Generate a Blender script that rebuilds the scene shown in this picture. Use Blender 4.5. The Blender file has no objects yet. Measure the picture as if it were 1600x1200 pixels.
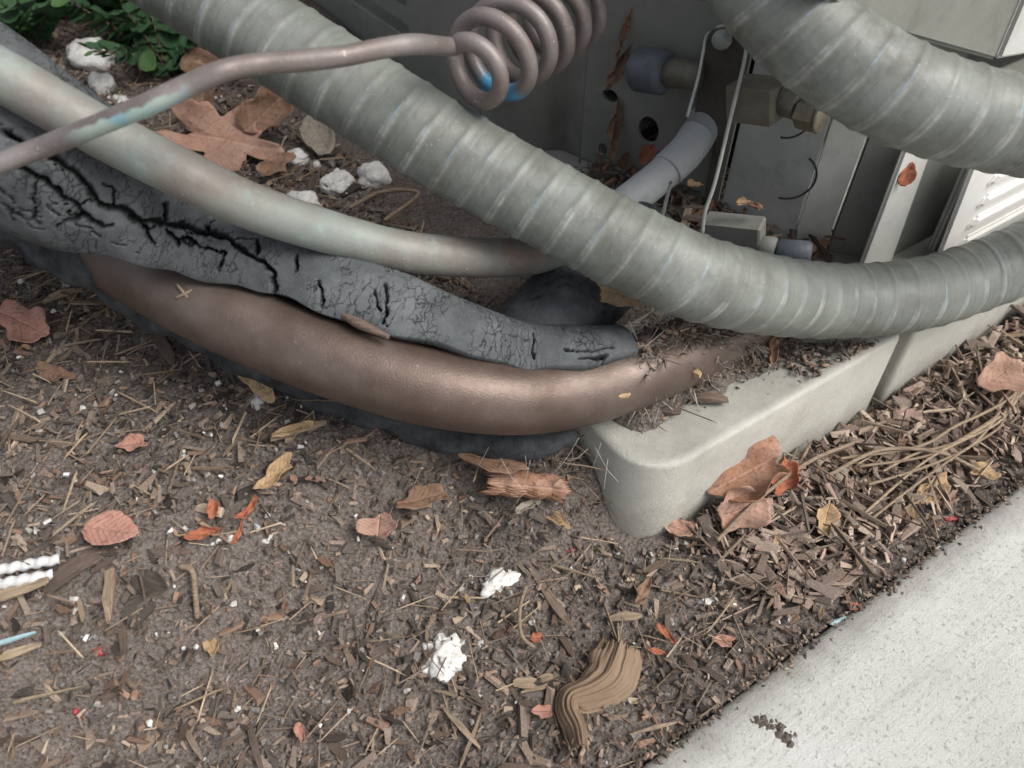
import bpy, bmesh, math, random
import numpy as np
from mathutils import Vector, Matrix, noise, geometry

random.seed(7); rng = np.random.default_rng(7)
SC = bpy.context.scene
COL = SC.collection

# ------------------------------------------------------------------ camera
PITCH = math.radians(48); H = 0.26; F = 1244.0           # pixels of the 1600 x 1200 photograph
FWD = np.array([0, math.cos(PITCH), -math.sin(PITCH)]); UP = np.array([0, math.sin(PITCH), math.cos(PITCH)])
RIGHT = np.array([1.0, 0, 0]); CAM = np.array([0, 0, H])
cd = bpy.data.cameras.new('camera'); cam = bpy.data.objects.new('camera', cd); COL.objects.link(cam)
cam.location = CAM; cam.rotation_euler = (math.pi/2 - PITCH, 0, 0)
cd.sensor_width = 36; cd.lens = 36*F/1600; cd.clip_start = 0.01; cd.clip_end = 200
cd.dof.use_dof = True; cd.dof.focus_distance = 0.28; cd.dof.aperture_fstop = 15
SC.camera = cam

# ------------------------------------------------------------------ world, sun, exposure
SUN_EL, SUN_AZ = math.radians(52), math.radians(108)     # azimuth clockwise from +Y: front right
w = bpy.data.worlds.new("World"); SC.world = w; w.use_nodes = True
nt = w.node_tree; bg = nt.nodes['Background']
sky = nt.nodes.new('ShaderNodeTexSky'); sky.sky_type = 'NISHITA'; sky.sun_disc = False
sky.sun_elevation = SUN_EL; sky.sun_rotation = SUN_AZ; sky.dust_density = 4.0; sky.air_density = 1.0
hs = nt.nodes.new('ShaderNodeHueSaturation'); hs.inputs['Saturation'].default_value = 0.34
nt.links.new(sky.outputs[0], hs.inputs['Color']); nt.links.new(hs.outputs[0], bg.inputs[0])
bg.inputs[1].default_value = 0.108
sd = bpy.data.lights.new('sun', 'SUN'); sd.energy = 1.9; sd.angle = math.radians(35); sd.color = (1, .97, .92)
so = bpy.data.objects.new('sun', sd); COL.objects.link(so)
sdir = Vector((math.sin(SUN_AZ)*math.cos(SUN_EL), math.cos(SUN_AZ)*math.cos(SUN_EL), math.sin(SUN_EL)))
so.rotation_euler = sdir.to_track_quat('Z', 'Y').to_euler(); so.location = sdir*3
SC.view_settings.view_transform = 'Standard'; SC.view_settings.look = 'None'
SC.view_settings.exposure = 0.76; SC.view_settings.gamma = 1

# ------------------------------------------------------------------ geometry helpers
CS, SN = math.cos(math.radians(33)), math.sin(math.radians(33))
def W(s, t, z=0): return np.array([s*CS - t*SN, s*SN + t*CS, z])       # along / away from the pad's front edge
def st(x, y): return x*CS + y*SN, -x*SN + y*CS
def ray(px, py): return FWD + RIGHT*((px-800)/F) + UP*((600-py)/F)
def PD(px, py, d): return CAM + ray(px, py)*d
def PZ(px, py, z):
    r = ray(px, py); return CAM + r*((z-H)/r[2])
def PP(px, py, a, b):                                                    # on the vertical plane through a, b (s,t)
    A, B = W(*a), W(*b); n = np.array([-(B-A)[1], (B-A)[0], 0.0]); r = ray(px, py)
    return CAM + r*(np.dot(A-CAM, n)/np.dot(r, n))
def ss(a, b, x):
    x = np.clip((x-a)/(b-a), 0, 1); return x*x*(3-2*x)
_ph = rng.uniform(0, 6.28, (14, 2)); _fr = rng.uniform(20, 160, 14); _an = rng.uniform(0, 6.28, 14)
def gh(x, y):                                                            # ground height
    x = np.asarray(x, float); y = np.asarray(y, float)
    s, t = st(x, y)
    near = np.exp(-(np.hypot(x, y-.25)/1.2)**2)
    h = 0.024*ss(.09, .2, t)*(1-ss(.075, .112, s)) + .026*ss(.13, .175, t)*(1-ss(.17, .205, s))
    h = h + (.026 - .0005)*ss(.135, .175, t)*ss(.075, .112, s)*(1-ss(.17, .205, s))
    h = h + .026*ss(.108, .130, t)*(1-ss(.135, .172, t))*ss(.07, .105, s)*(1-ss(.117, .123, s))
    h = h + .006*ss(.055, .095, t)*ss(.22, .3, s)*(1-ss(.099, .1, t))
    n = 0
    for k in range(14):
        n = n + np.sin((x*math.cos(_an[k]) + y*math.sin(_an[k]))*_fr[k] + _ph[k, 0])*(22/_fr[k])
    h = h + n*.0011*near*ss(.035, .06, t)
    return np.where(t < .042, -.012, np.where((s > .122) & (t > .104) & (t < .132), np.minimum(h, 0), h))
def PG(px, py, dz=0.0):
    r = ray(px, py); z = dz
    for _ in range(12):
        p = CAM + r*((z-H)/r[2]); z = float(gh(p[0], p[1])) + dz
        if st(p[0], p[1])[1] < .042: z = dz + .002
    return CAM + r*((z-H)/r[2])

def mesh(name, V, Fc, mats, smooth=True, uv=None, colors=None, midx=None):
    me = bpy.data.meshes.new(name)
    V = np.asarray(V, float)
    if isinstance(Fc, np.ndarray):
        n, k = Fc.shape
        me.vertices.add(len(V)); me.vertices.foreach_set('co', V.ravel())
        me.loops.add(n*k); me.loops.foreach_set('vertex_index', Fc.astype(np.int32).ravel())
        me.polygons.add(n); me.polygons.foreach_set('loop_start', np.arange(0, n*k, k, dtype=np.int32))
        me.polygons.foreach_set('loop_total', np.full(n, k, np.int32)); me.update(calc_edges=True)
    else:
        me.from_pydata([tuple(v) for v in V], [], Fc)
    me.polygons.foreach_set('use_smooth', [smooth]*len(me.polygons))
    if uv is not None:
        l = me.uv_layers.new(name='UVMap'); vi = np.zeros(len(me.loops), np.int32)
        me.loops.foreach_get('vertex_index', vi)
        if len(uv) == len(V): uv = np.asarray(uv)[vi]
        l.data.foreach_set('uv', np.asarray(uv, float).ravel())
    if colors is not None:
        a = me.color_attributes.new('Col', 'FLOAT_COLOR', 'POINT')
        c = np.ones((len(V), 4)); c[:, :3] = colors; a.data.foreach_set('color', c.ravel())
    for m in (mats if isinstance(mats, (list, tuple)) else [mats]): me.materials.append(m)
    if midx is not None: me.polygons.foreach_set('material_index', midx)
    me.validate(); me.update()
    return me
def link(name, me, parent=None, loc=None, rot=None):
    o = bpy.data.objects.new(name, me); COL.objects.link(o)
    if parent is not None: o.parent = parent
    if loc is not None: o.location = loc
    if rot is not None: o.rotation_euler = rot
    return o
def tag(o, label=None, cat=None, group=None, kind=None):
    if label: o['label'] = label
    if cat: o['category'] = cat
    if group: o['group'] = group
    if kind: o['kind'] = kind
    return o
def empty(name, label, cat, loc=(0, 0, 0), group=None):
    o = bpy.data.objects.new(name, None); COL.objects.link(o); o.location = loc
    return tag(o, label, cat, group)

def smooth_path(P, step):
    P = np.asarray(P, float); k = P.shape[1]
    Q = np.vstack([2*P[0]-P[1], P, 2*P[-1]-P[-2]]); out = []
    for i in range(1, len(Q)-2):
        p0, p1, p2, p3 = Q[i-1:i+3]; n = 24
        for j in range(n):
            u = j/n
            out.append(.5*((2*p1)+(-p0+p2)*u+(2*p0-5*p1+4*p2-p3)*u*u+(-p0+3*p1-3*p2+p3)*u**3))
    out.append(Q[-2]); out = np.array(out)
    L = np.concatenate([[0], np.cumsum(np.linalg.norm(np.diff(out[:, :3], axis=0), axis=1))])
    n = max(3, int(L[-1]/step)); s = np.linspace(0, L[-1], n)
    return np.stack([np.interp(s, L, out[:, i]) for i in range(k)], 1), s
REF = -FWD
def frames(C, ref=None, transport=False):
    T = np.gradient(C, axis=0); T /= np.linalg.norm(T, axis=1)[:, None]
    if transport:
        E = np.zeros_like(T); e = np.cross(T[0], [0.31, .2, .9]); e /= np.linalg.norm(e)
        for i in range(len(T)):
            e = e - T[i]*np.dot(e, T[i]); e /= np.linalg.norm(e); E[i] = e
    else:
        E = REF - T*(T@REF)[:, None]; E /= np.linalg.norm(E, axis=1)[:, None]
    return T, E, np.cross(T, E)
def tube(pts, step, nseg, rad=None, th=(0, 2*math.pi), transport=False, caps=True):
    """pts: rows x,y,z[,r]; rad(s, theta, r) -> radius; returns V, F, UV(s, theta)"""
    C, s = smooth_path(pts, step); r0 = C[:, 3] if C.shape[1] > 3 else None
    T, E1, E2 = frames(C[:, :3], transport=transport)
    closed = abs(th[1]-th[0]-2*math.pi) < 1e-6
    a = np.linspace(th[0], th[1], nseg, endpoint=not closed)
    S, A = np.meshgrid(s, a, indexing='ij'); R = np.repeat((r0 if r0 is not None else np.ones(len(s)))[:, None], nseg, 1)
    if rad: R = rad(S, A, R)
    V = C[:, None, :3] + E1[:, None]*(np.cos(A)*R)[..., None] + E2[:, None]*(np.sin(A)*R)[..., None]
    n, m = len(s), nseg
    i, j = np.meshgrid(np.arange(n-1), np.arange(m if closed else m-1), indexing='ij'); j2 = (j+1) % m
    Fq = np.stack([i*m+j, i*m+j2, (i+1)*m+j2, (i+1)*m+j], -1).reshape(-1, 4)
    uv = np.stack([S[i, j], A[i, j], S[i, j], A[i, j]+(a[1]-a[0]), S[i+1, j], A[i, j]+(a[1]-a[0]), S[i+1, j], A[i, j]], -1).reshape(-1, 2)
    V = V.reshape(-1, 3)
    if closed and caps:
        c0, c1 = len(V), len(V)+1; V = np.vstack([V, C[0, :3], C[-1, :3]])
        jj = np.arange(m); k = (jj+1) % m
        cap = np.vstack([np.stack([np.full(m, c0), k, jj, np.full(m, c0)], 1)[:, :3].repeat(1, 0),
                         np.stack([np.full(m, c1), (n-1)*m+jj, (n-1)*m+k], 1)])
        return V, Fq, uv, cap
    return V, Fq, uv, None
def tube_obj(name, pts, step, nseg, mat, parent=None, **kw):
    V, Fq, uv, cap = tube(pts, step, nseg, **kw)
    faces = Fq; me = mesh(name, V, faces, mat, uv=uv)
    if cap is not None:
        bm = bmesh.new(); bm.from_mesh(me); bm.verts.ensure_lookup_table()
        for f in cap:
            try: bm.faces.new([bm.verts[int(k)] for k in f])
            except ValueError: pass
        bm.to_mesh(me); bm.free()
    return link(name, me, parent)
def pxpath(rows, od):                                                    # (px, py, width px) -> centreline + radius
    out = []
    for r in rows:
        o = r[3] if len(r) > 3 else od
        out.append(list(PD(r[0], r[1], F*o/r[2])) + [o/2])
    return out

def prism(pts, thick, mat, name, parent=None, holes=(), bevel=.0012, smooth=False):
    """polygon of coplanar 3-D points (with holes) given thickness away from the camera side"""
    P = [Vector(p) for p in pts]
    loops = [P] + [[Vector(q) for q in h] for h in holes]
    tris = geometry.tessellate_polygon(loops)
    fl = [v for L in loops for v in L]; n = len(fl)
    N = Vector((0, 0, 0))
    for i in range(len(P)): N += (P[i]-P[0]).cross(P[(i+1) % len(P)]-P[0])
    N.normalize()
    if N.dot(Vector(CAM)-P[0]) < 0: N = -N
    off = -N*thick
    V = fl + [v+off for v in fl]
    Fc = [tuple(t) for t in tris] + [(t[2]+n, t[1]+n, t[0]+n) for t in tris]
    b = 0
    for L in loops:
        for i in range(len(L)):
            j = (i+1) % len(L); Fc.append((b+i, b+j, b+j+n, b+i+n))
        b += len(L)
    me = mesh(name, np.array([tuple(v) for v in V]), Fc, mat, smooth=False)
    bm = bmesh.new(); bm.from_mesh(me); bmesh.ops.recalc_face_normals(bm, faces=bm.faces)
    if bevel and not holes:
        bmesh.ops.dissolve_limit(bm, angle_limit=.01, verts=bm.verts, edges=bm.edges)
        ed = [e for e in bm.edges if len(e.link_faces) == 2 and e.calc_face_angle(0) > .5]
        bmesh.ops.bevel(bm, geom=ed, offset=bevel, segments=2, affect='EDGES', clamp_overlap=True)
    bm.to_mesh(me); bm.free()
    return link(name, me, parent)
def ellipse_hole(c, ux, uy, a, b, n=20):
    return [c + ux*(a*math.cos(2*math.pi*k/n)) + uy*(b*math.sin(2*math.pi*k/n)) for k in range(n)]

# ------------------------------------------------------------------ materials
BLUE0 = .258
class Mt:
    def __init__(s, name, rough=.6, metal=0.0, spec=.5):
        s.m = bpy.data.materials.new(name); s.m.use_nodes = True; s.t = s.m.node_tree
        s.b = s.t.nodes['Principled BSDF']; s.b.inputs['Roughness'].default_value = rough
        s.b.inputs['Metallic'].default_value = metal; s.b.inputs['Specular IOR Level'].default_value = spec
        s.tc = s.t.nodes.new('ShaderNodeTexCoord'); s.bump_in = None
    def n(s, typ, **kw):
        nd = s.t.nodes.new(typ)
        for k, v in kw.items():
            if k in nd.inputs: nd.inputs[k].default_value = v
            else: setattr(nd, k, v)
        return nd
    def l(s, a, b): s.t.links.new(a, b)
    def mapped(s, scale=(1, 1, 1), src='Object'):
        mp = s.n('ShaderNodeMapping'); mp.inputs['Scale'].default_value = scale
        s.l(s.tc.outputs[src], mp.inputs['Vector']); return mp.outputs[0]
    def noise(s, scale, detail=5, rough=.6, vec=None, dist=0.0):
        nd = s.n('ShaderNodeTexNoise'); nd.inputs['Scale'].default_value = scale; nd.inputs['Detail'].default_value = detail
        nd.inputs['Roughness'].default_value = rough; nd.inputs['Distortion'].default_value = dist
        s.l(vec if vec is not None else s.tc.outputs['Object'], nd.inputs['Vector']); return nd.outputs['Fac']
    def vor(s, scale, feature='F1', vec=None, rnd=1.0):
        nd = s.n('ShaderNodeTexVoronoi'); nd.feature = feature; nd.inputs['Scale'].default_value = scale; nd.inputs['Randomness'].default_value = rnd
        s.l(vec if vec is not None else s.tc.outputs['Object'], nd.inputs['Vector']); return nd.outputs['Distance']
    def ramp(s, fac, stops):
        r = s.n('ShaderNodeValToRGB'); e = r.color_ramp.elements
        while len(e) > 1: e.remove(e[-1])
        e[0].position = stops[0][0]; e[0].color = col(stops[0][1])
        for p, c in stops[1:]:
            k = e.new(p); k.color = col(c)
        s.l(fac, r.inputs[0]); return r.outputs[0]
    def mix(s, fac, a, b, mode='MIX'):
        nd = s.n('ShaderNodeMix'); nd.data_type = 'RGBA'; nd.blend_type = mode
        for v, i in ((fac, 0), (a, 6), (b, 7)):
            if isinstance(v, (int, float)): nd.inputs[i].default_value = v if i == 0 else col(v)
            elif isinstance(v, (tuple, list)): nd.inputs[i].default_value = col(v)
            else: s.l(v, nd.inputs[i])
        return nd.outputs[2]
    def math(s, op, a, b=0.0, clamp=False):
        nd = s.n('ShaderNodeMath'); nd.operation = op; nd.use_clamp = clamp
        for v, i in ((a, 0), (b, 1)):
            if isinstance(v, (int, float)): nd.inputs[i].default_value = v
            else: s.l(v, nd.inputs[i])
        return nd.outputs[0]
    def color(s, c):
        if isinstance(c, (tuple, list)): s.b.inputs['Base Color'].default_value = col(c)
        else: s.l(c, s.b.inputs['Base Color'])
        return s
    def rough(s, v):
        s.l(v, s.b.inputs['Roughness']); return s
    def bump(s, h, dist, strength=1.0):
        nd = s.n('ShaderNodeBump'); nd.inputs['Distance'].default_value = dist; nd.inputs['Strength'].default_value = strength
        s.l(h, nd.inputs['Height'])
        if s.bump_in is not None: s.l(s.bump_in, nd.inputs['Normal'])
        s.bump_in = nd.outputs[0]; s.l(nd.outputs[0], s.b.inputs['Normal']); return s
def col(c):
    if isinstance(c, np.ndarray): c = tuple(c)
    if isinstance(c, (int, float)): return (c, c, c, 1)
    return (c[0], c[1], c[2], 1)

def m_soil():
    m = Mt('soil', .95, spec=.2)
    n1 = m.noise(60, 8, .7); n2 = m.noise(900, 4, .7); v = m.vor(650)
    c = m.ramp(n1, [(.3, (.072, .053, .043)), (.55, (.145, .112, .093)), (.75, (.215, .172, .146))])
    c = m.mix(m.ramp(n2, [(.4, 0), (.62, 1)]), c, (.22, .195, .18))
    c = m.mix(m.ramp(m.vor(420), [(.0, 1), (.09, 0)]), c, (.4, .38, .35))
    return m.color(c).bump(n2, .0015).bump(v, .001).m
def m_attr(name, rough=.8, grain=900, amt=.45, spec=.3, stretch=(1, 1, 1)):
    m = Mt(name, rough, spec=spec); a = m.n('ShaderNodeAttribute'); a.attribute_name = 'Col'
    n = m.noise(grain, 4, .7, m.mapped(stretch))
    c = m.mix(amt, a.outputs['Color'], m.ramp(n, [(.3, .15), (.7, 1.0)]), 'MULTIPLY')
    return m.color(c).bump(n, .0004).m
def m_wood(name, c1, c2, c3, rough=.8):
    m = Mt(name, rough, spec=.25); oi = m.n('ShaderNodeObjectInfo')
    g = m.noise(1, 5, .7, m.mapped((150, 1500, 1500))); r = oi.outputs['Random']
    base = m.ramp(r, [(0, c1), (.35, c2), (.7, c3), (1, c1)])
    c = m.mix(m.ramp(g, [(.35, 0), (.65, 1)]), m.mix(.7, base, .25, 'MULTIPLY'), base)
    return m.color(c).bump(g, .0004).m
def m_leaf(name, c1, c2, c3, trans=0.0, rough=.65):
    m = Mt(name, max(rough, .8) if rough > .5 else rough, spec=.2 if rough > .5 else .35)
    n = m.noise(110, 8, .72); n2 = m.noise(600, 3, .6)
    c = m.ramp(n, [(.3, c1), (.5, c2), (.72, c3)])
    uv = m.n('ShaderNodeSeparateXYZ'); m.l(m.tc.outputs['UV'], uv.inputs[0])
    ax = m.math('ABSOLUTE', uv.outputs[1])
    mid = m.ramp(ax, [(0, 1), (.03, .7), (.05, 0)])
    w_ = m.math('FRACT', m.math('MULTIPLY', m.math('SUBTRACT', uv.outputs[0], m.math('MULTIPLY', ax, .7)), 4.5))
    vein = m.ramp(w_, [(.44, 0), (.5, 1), (.56, 0)])
    vm = m.math('MAXIMUM', mid, m.math('MULTIPLY', vein, .55))
    c = m.mix(m.math('MULTIPLY', vm, .18), c, tuple(x*1.7 for x in c3))
    c = m.mix(m.ramp(n2, [(.55, 0), (.72, .7)]), c, tuple(x*.45 for x in c1))
    c = m.mix(m.ramp(m.noise(45, 6, .7), [(.5, 0), (.7, .65)]), c, tuple(x*.62 for x in c1))
    m.bump(vm, -.0003).bump(n2, .0003)
    if trans: m.b.inputs['Transmission Weight'].default_value = 0
    return m.color(c).m
def m_copper_brown():
    m = Mt('tarnished_copper', .33, 1.0)
    n1 = m.noise(45, 6, .6, m.mapped((1, 1, 1))); n2 = m.noise(1600, 3, .6)
    c = m.ramp(n1, [(.3, (.085, .058, .044)), (.5, (.118, .086, .071)), (.7, (.16, .125, .11))])
    c = m.mix(m.ramp(m.noise(16, 4, .6), [(.58, 0), (.72, .4)]), c, (.24, .13, .085))
    dust = m.ramp(m.noise(420, 6, .75), [(.62, 0), (.7, 1)])
    c = m.mix(m.math('MULTIPLY', dust, .35), c, (.34, .32, .28))
    r = m.ramp(m.noise(120, 6, .7), [(.3, .36), (.7, .56)])
    m.b.inputs['Metallic'].default_value = .5
    return m.color(c).rough(r).bump(n2, .00012).m
def m_copper_grey():
    m = Mt('verdigris_copper', .5, .15)
    n1 = m.noise(38, 7, .65); n2 = m.noise(90, 6, .7)
    c = m.ramp(n1, [(.3, (.15, .122, .105)), (.44, (.185, .172, .153)), (.58, (.205, .225, .205))])
    c = m.mix(m.ramp(n2, [(.56, 0), (.74, .65)]), c, (.25, .35, .33))
    c = m.mix(m.ramp(m.noise(22, 5, .6), [(.62, 0), (.72, .6)]), c, (.34, .16, .10))
    c = m.mix(m.ramp(m.noise(800, 4, .7), [(.66, 0), (.72, .7)]), c, (.55, .55, .5))
    sep = m.n('ShaderNodeSeparateXYZ'); m.l(m.tc.outputs['UV'], sep.inputs[0])
    return m.color(c).rough(m.ramp(n2, [(.3, .46), (.7, .66)])).bump(m.noise(700, 4, .7), .00015).m
def m_copper_thin():
    m = Mt('dull_capillary_copper', .5, .3)
    c = m.ramp(m.noise(60, 6, .65), [(.3, (.14, .112, .1)), (.5, (.185, .155, .147)), (.7, (.23, .21, .208))])
    c = m.mix(m.ramp(m.noise(700, 5, .7), [(.62, 0), (.7, .7)]), c, (.5, .46, .4))
    sep = m.n('ShaderNodeSeparateXYZ'); m.l(m.tc.outputs['UV'], sep.inputs[0])
    # verdigris stain along the upper side of the slanting run
    a = m.math('MULTIPLY', m.ramp(sep.outputs[0], [(.043, 0), (.052, 1), (.068, 1), (.079, 0)]),
               m.ramp(m.math('ADD', m.math('SINE', sep.outputs[1]), m.math('MULTIPLY', m.math('SUBTRACT', m.noise(180, 5, .6), .5), 1.6)), [(.15, 0), (.45, 1)]))
    c = m.mix(a, c, m.ramp(m.noise(80, 3), [(.4, (.38, .46, .40)), (.6, (.24, .42, .48))]))
    b = m.math('MULTIPLY', m.ramp(m.noise(35, 4, .6), [(.6, 0), (.72, .7)]), 1.0)
    bs = m.ramp(sep.outputs[0], [(BLUE0-.004, 0), (BLUE0, 1), (BLUE0+.012, 1), (BLUE0+.016, 0)])
    c = m.mix(m.math('MULTIPLY', bs, .85), c, (.05, .32, .55))
    c = m.mix(b, c, (.33, .42, .41))
    return m.color(c).rough(m.ramp(m.noise(90, 5, .7), [(.3, .36), (.7, .6)])).bump(m.noise(1100, 4, .7), .00012).m
def m_conduit(name, dirt):
    m = Mt(name, .5, spec=.45)
    sep = m.n('ShaderNodeSeparateXYZ'); m.l(m.tc.outputs['UV'], sep.inputs[0])
    ph = m.math('FRACT', m.math('ADD', m.math('MULTIPLY', sep.outputs[0], 1/.0098), m.math('MULTIPLY', sep.outputs[1], 1/(2*math.pi))))
    c = m.ramp(m.noise(50, 6, .65), [(.3, (.125, .135, .118)), (.5, (.168, .183, .163)), (.7, (.205, .222, .202))])
    streak = m.noise(1, 5, .65, m.mapped((1, 1, 1), 'UV'))
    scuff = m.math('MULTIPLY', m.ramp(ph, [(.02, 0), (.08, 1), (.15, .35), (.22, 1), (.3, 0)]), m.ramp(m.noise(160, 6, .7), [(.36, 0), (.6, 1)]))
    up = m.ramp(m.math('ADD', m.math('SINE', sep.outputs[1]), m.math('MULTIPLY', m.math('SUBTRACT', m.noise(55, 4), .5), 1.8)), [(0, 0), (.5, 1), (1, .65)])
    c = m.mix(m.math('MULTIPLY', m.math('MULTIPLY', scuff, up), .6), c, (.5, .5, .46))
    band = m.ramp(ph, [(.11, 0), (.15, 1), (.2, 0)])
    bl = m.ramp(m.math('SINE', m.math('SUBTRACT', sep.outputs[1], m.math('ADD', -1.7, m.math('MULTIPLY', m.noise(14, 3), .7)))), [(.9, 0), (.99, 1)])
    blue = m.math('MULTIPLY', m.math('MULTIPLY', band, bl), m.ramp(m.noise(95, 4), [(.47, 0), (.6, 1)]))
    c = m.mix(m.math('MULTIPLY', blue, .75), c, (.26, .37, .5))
    seam = m.math('ADD', m.ramp(ph, [(.56, 0), (.575, 1), (.59, 0)]), m.math('MULTIPLY', m.ramp(ph, [(.3, 0), (.36, 1), (.5, 0)]), m.ramp(m.noise(60, 6, .7), [(.4, 0), (.65, .6)])), True)
    c = m.mix(m.math('MULTIPLY', seam, .55), c, (.07, .075, .065))
    g = m.ramp(m.noise(1, 7, .72, m.mapped((60, .7, 1), 'UV')), [(.4, 0), (.6, 1)]); g = m.math('MULTIPLY', g, m.ramp(m.noise(24, 4, .6), [(.36, 0), (.54, 1)]))
    c = m.mix(m.math('MULTIPLY', g, dirt), c, (.075, .07, .06))
    c = m.mix(m.ramp(m.noise(1300, 3, .7), [(.66, 0), (.72, .6)]), c, (.5, .49, .44))
    m.bump(m.noise(900, 3), .00008)
    return m.color(c).rough(m.ramp(m.noise(130, 5, .7), [(.3, .4), (.7, .62)])).m
def m_foam():
    m = Mt('weathered_foam', .8, spec=.3)
    vm = m.n('ShaderNodeVectorMath'); vm.operation = 'ADD'
    mp = m.n('ShaderNodeMapping'); mp.inputs['Scale'].default_value = (430, 150, 1); m.l(m.tc.outputs['UV'], mp.inputs['Vector']); m.l(mp.outputs[0], vm.inputs[0])
    nn = m.n('ShaderNodeTexNoise'); nn.inputs['Scale'].default_value = 330; nn.inputs['Detail'].default_value = 4; m.l(m.tc.outputs['Object'], nn.inputs['Vector'])
    sc = m.n('ShaderNodeVectorMath'); sc.operation = 'SCALE'; sc.inputs[3].default_value = 1.5; m.l(nn.outputs['Color'], sc.inputs[0]); m.l(sc.outputs[0], vm.inputs[1])
    v = m.vor(1.0, 'DISTANCE_TO_EDGE', vm.outputs[0])
    crack = m.math('MULTIPLY', m.ramp(v, [(0, 1), (.05, 0)]), m.ramp(m.noise(75, 5, .65), [(.46, 0), (.6, 1)]))
    c = m.ramp(m.noise(48, 7, .7), [(.28, (.032, .035, .038)), (.5, (.075, .082, .086)), (.74, (.142, .152, .158))])
    a = m.n('ShaderNodeAttribute'); a.attribute_name = 'Col'
    c = m.mix(a.outputs['Fac'], c, (.012, .012, .013))
    c = m.mix(m.math('MULTIPLY', crack, .85), c, (.02, .02, .021))
    c = m.mix(m.ramp(m.noise(1500, 3, .7), [(.64, 0), (.72, .5)]), c, (.3, .31, .31))
    return m.color(c).bump(crack, -.0004).bump(m.noise(1800, 4, .75), .00025).m
def m_foam_dark():
    m = Mt('black_foam', .9, spec=.2)
    return m.color(m.ramp(m.noise(120, 6, .7), [(.35, (.02, .021, .023)), (.7, (.075, .08, .083))])).bump(m.noise(900, 4, .7), .0004).m
def m_pad():
    m = Mt('pad_concrete', .75, spec=.35)
    c = m.ramp(m.noise(28, 7, .65), [(.3, (.43, .42, .365)), (.5, (.51, .50, .44)), (.72, (.56, .55, .495))])
    c = m.mix(m.ramp(m.noise(420, 6, .75), [(.6, 0), (.72, .35)]), c, (.2, .2, .18))
    sep = m.n('ShaderNodeSeparateXYZ'); m.l(m.tc.outputs['Object'], sep.inputs[0])
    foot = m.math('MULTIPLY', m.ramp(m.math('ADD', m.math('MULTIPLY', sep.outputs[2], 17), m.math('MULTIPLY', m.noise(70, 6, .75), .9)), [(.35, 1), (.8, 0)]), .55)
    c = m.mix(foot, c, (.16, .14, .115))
    edge = m.math('MULTIPLY', m.ramp(m.noise(18, 6, .7), [(.5, 0), (.68, 1)]), .4)
    c = m.mix(edge, c, (.25, .24, .21))
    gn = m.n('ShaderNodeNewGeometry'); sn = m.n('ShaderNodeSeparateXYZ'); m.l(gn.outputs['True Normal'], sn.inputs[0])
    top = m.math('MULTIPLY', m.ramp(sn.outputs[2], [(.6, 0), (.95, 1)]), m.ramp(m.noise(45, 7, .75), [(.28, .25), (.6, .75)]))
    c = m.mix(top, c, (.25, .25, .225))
    c = m.mix(m.math('MULTIPLY', m.ramp(m.noise(1300, 4, .8), [(.58, 0), (.66, 1)]), .4), c, (.13, .12, .1))
    return m.color(c).bump(m.noise(500, 6, .8), .0005).bump(m.noise(2200, 3, .7), .0003).m
def m_walk():
    m = Mt('sidewalk_concrete', .85, spec=.25)
    c = m.ramp(m.noise(14, 8, .65), [(.3, (.43, .43, .405)), (.5, (.50, .50, .475)), (.7, (.55, .55, .53))])
    c = m.mix(m.ramp(m.noise(650, 6, .75), [(.54, 0), (.66, .75)]), c, (.19, .185, .165))
    c = m.mix(m.ramp(m.vor(260), [(.0, .8), (.055, 0)]), c, (.14, .13, .12))
    g = m.noise(1, 6, .65, m.mapped((14, 260, 1)), dist=.6)
    c = m.mix(m.ramp(g, [(.33, .22), (.46, 0)]), c, (.3, .295, .27))
    fine = m.noise(1500, 4, .75)
    sep = m.n('ShaderNodeSeparateXYZ'); m.l(m.tc.outputs['Object'], sep.inputs[0])
    e = m.math('MULTIPLY', m.ramp(m.math('ADD', sep.outputs[1], m.math('MULTIPLY', m.noise(90, 6, .7), .014)), [(.035, 0), (.049, 1)]), .75)
    c = m.mix(e, c, (.13, .115, .1))
    return m.color(c).bump(g, .0004).bump(fine, .0005).m
def m_paint(name, c1, c2, c3, rough=.55, dirt=.35):
    m = Mt(name, rough, spec=.35)
    c = m.ramp(m.noise(20, 6, .65), [(.3, c1), (.5, c2), (.72, c3)])
    c = m.mix(m.ramp(m.noise(60, 7, .75), [(.52, 0), (.7, dirt)]), c, (.08, .072, .058))
    c = m.mix(m.ramp(m.noise(900, 4, .75), [(.64, 0), (.7, .5)]), c, (.4, .39, .35))
    return m.color(c).bump(m.noise(700, 3), .0001).m
def m_stone():
    m = Mt('white_marble_chip', .7, spec=.3)
    c = m.ramp(m.noise(160, 6, .7), [(.3, (.42, .41, .38)), (.5, (.6, .59, .56)), (.7, (.7, .69, .67))])
    c = m.mix(m.ramp(m.noise(420, 5, .7), [(.55, 0), (.68, .6)]), c, (.28, .23, .19))
    return m.color(c).bump(m.noise(500, 5, .7), .0006).m
def m_plain(name, c, rough=.6, metal=0, spec=.5, var=.35, scale=300):
    m = Mt(name, rough, metal, spec)
    return m.color(m.ramp(m.noise(scale, 5, .65), [(.3, tuple(x*(1-var) for x in c)), (.7, c)])).bump(m.noise(900, 3), .0002).m

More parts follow.
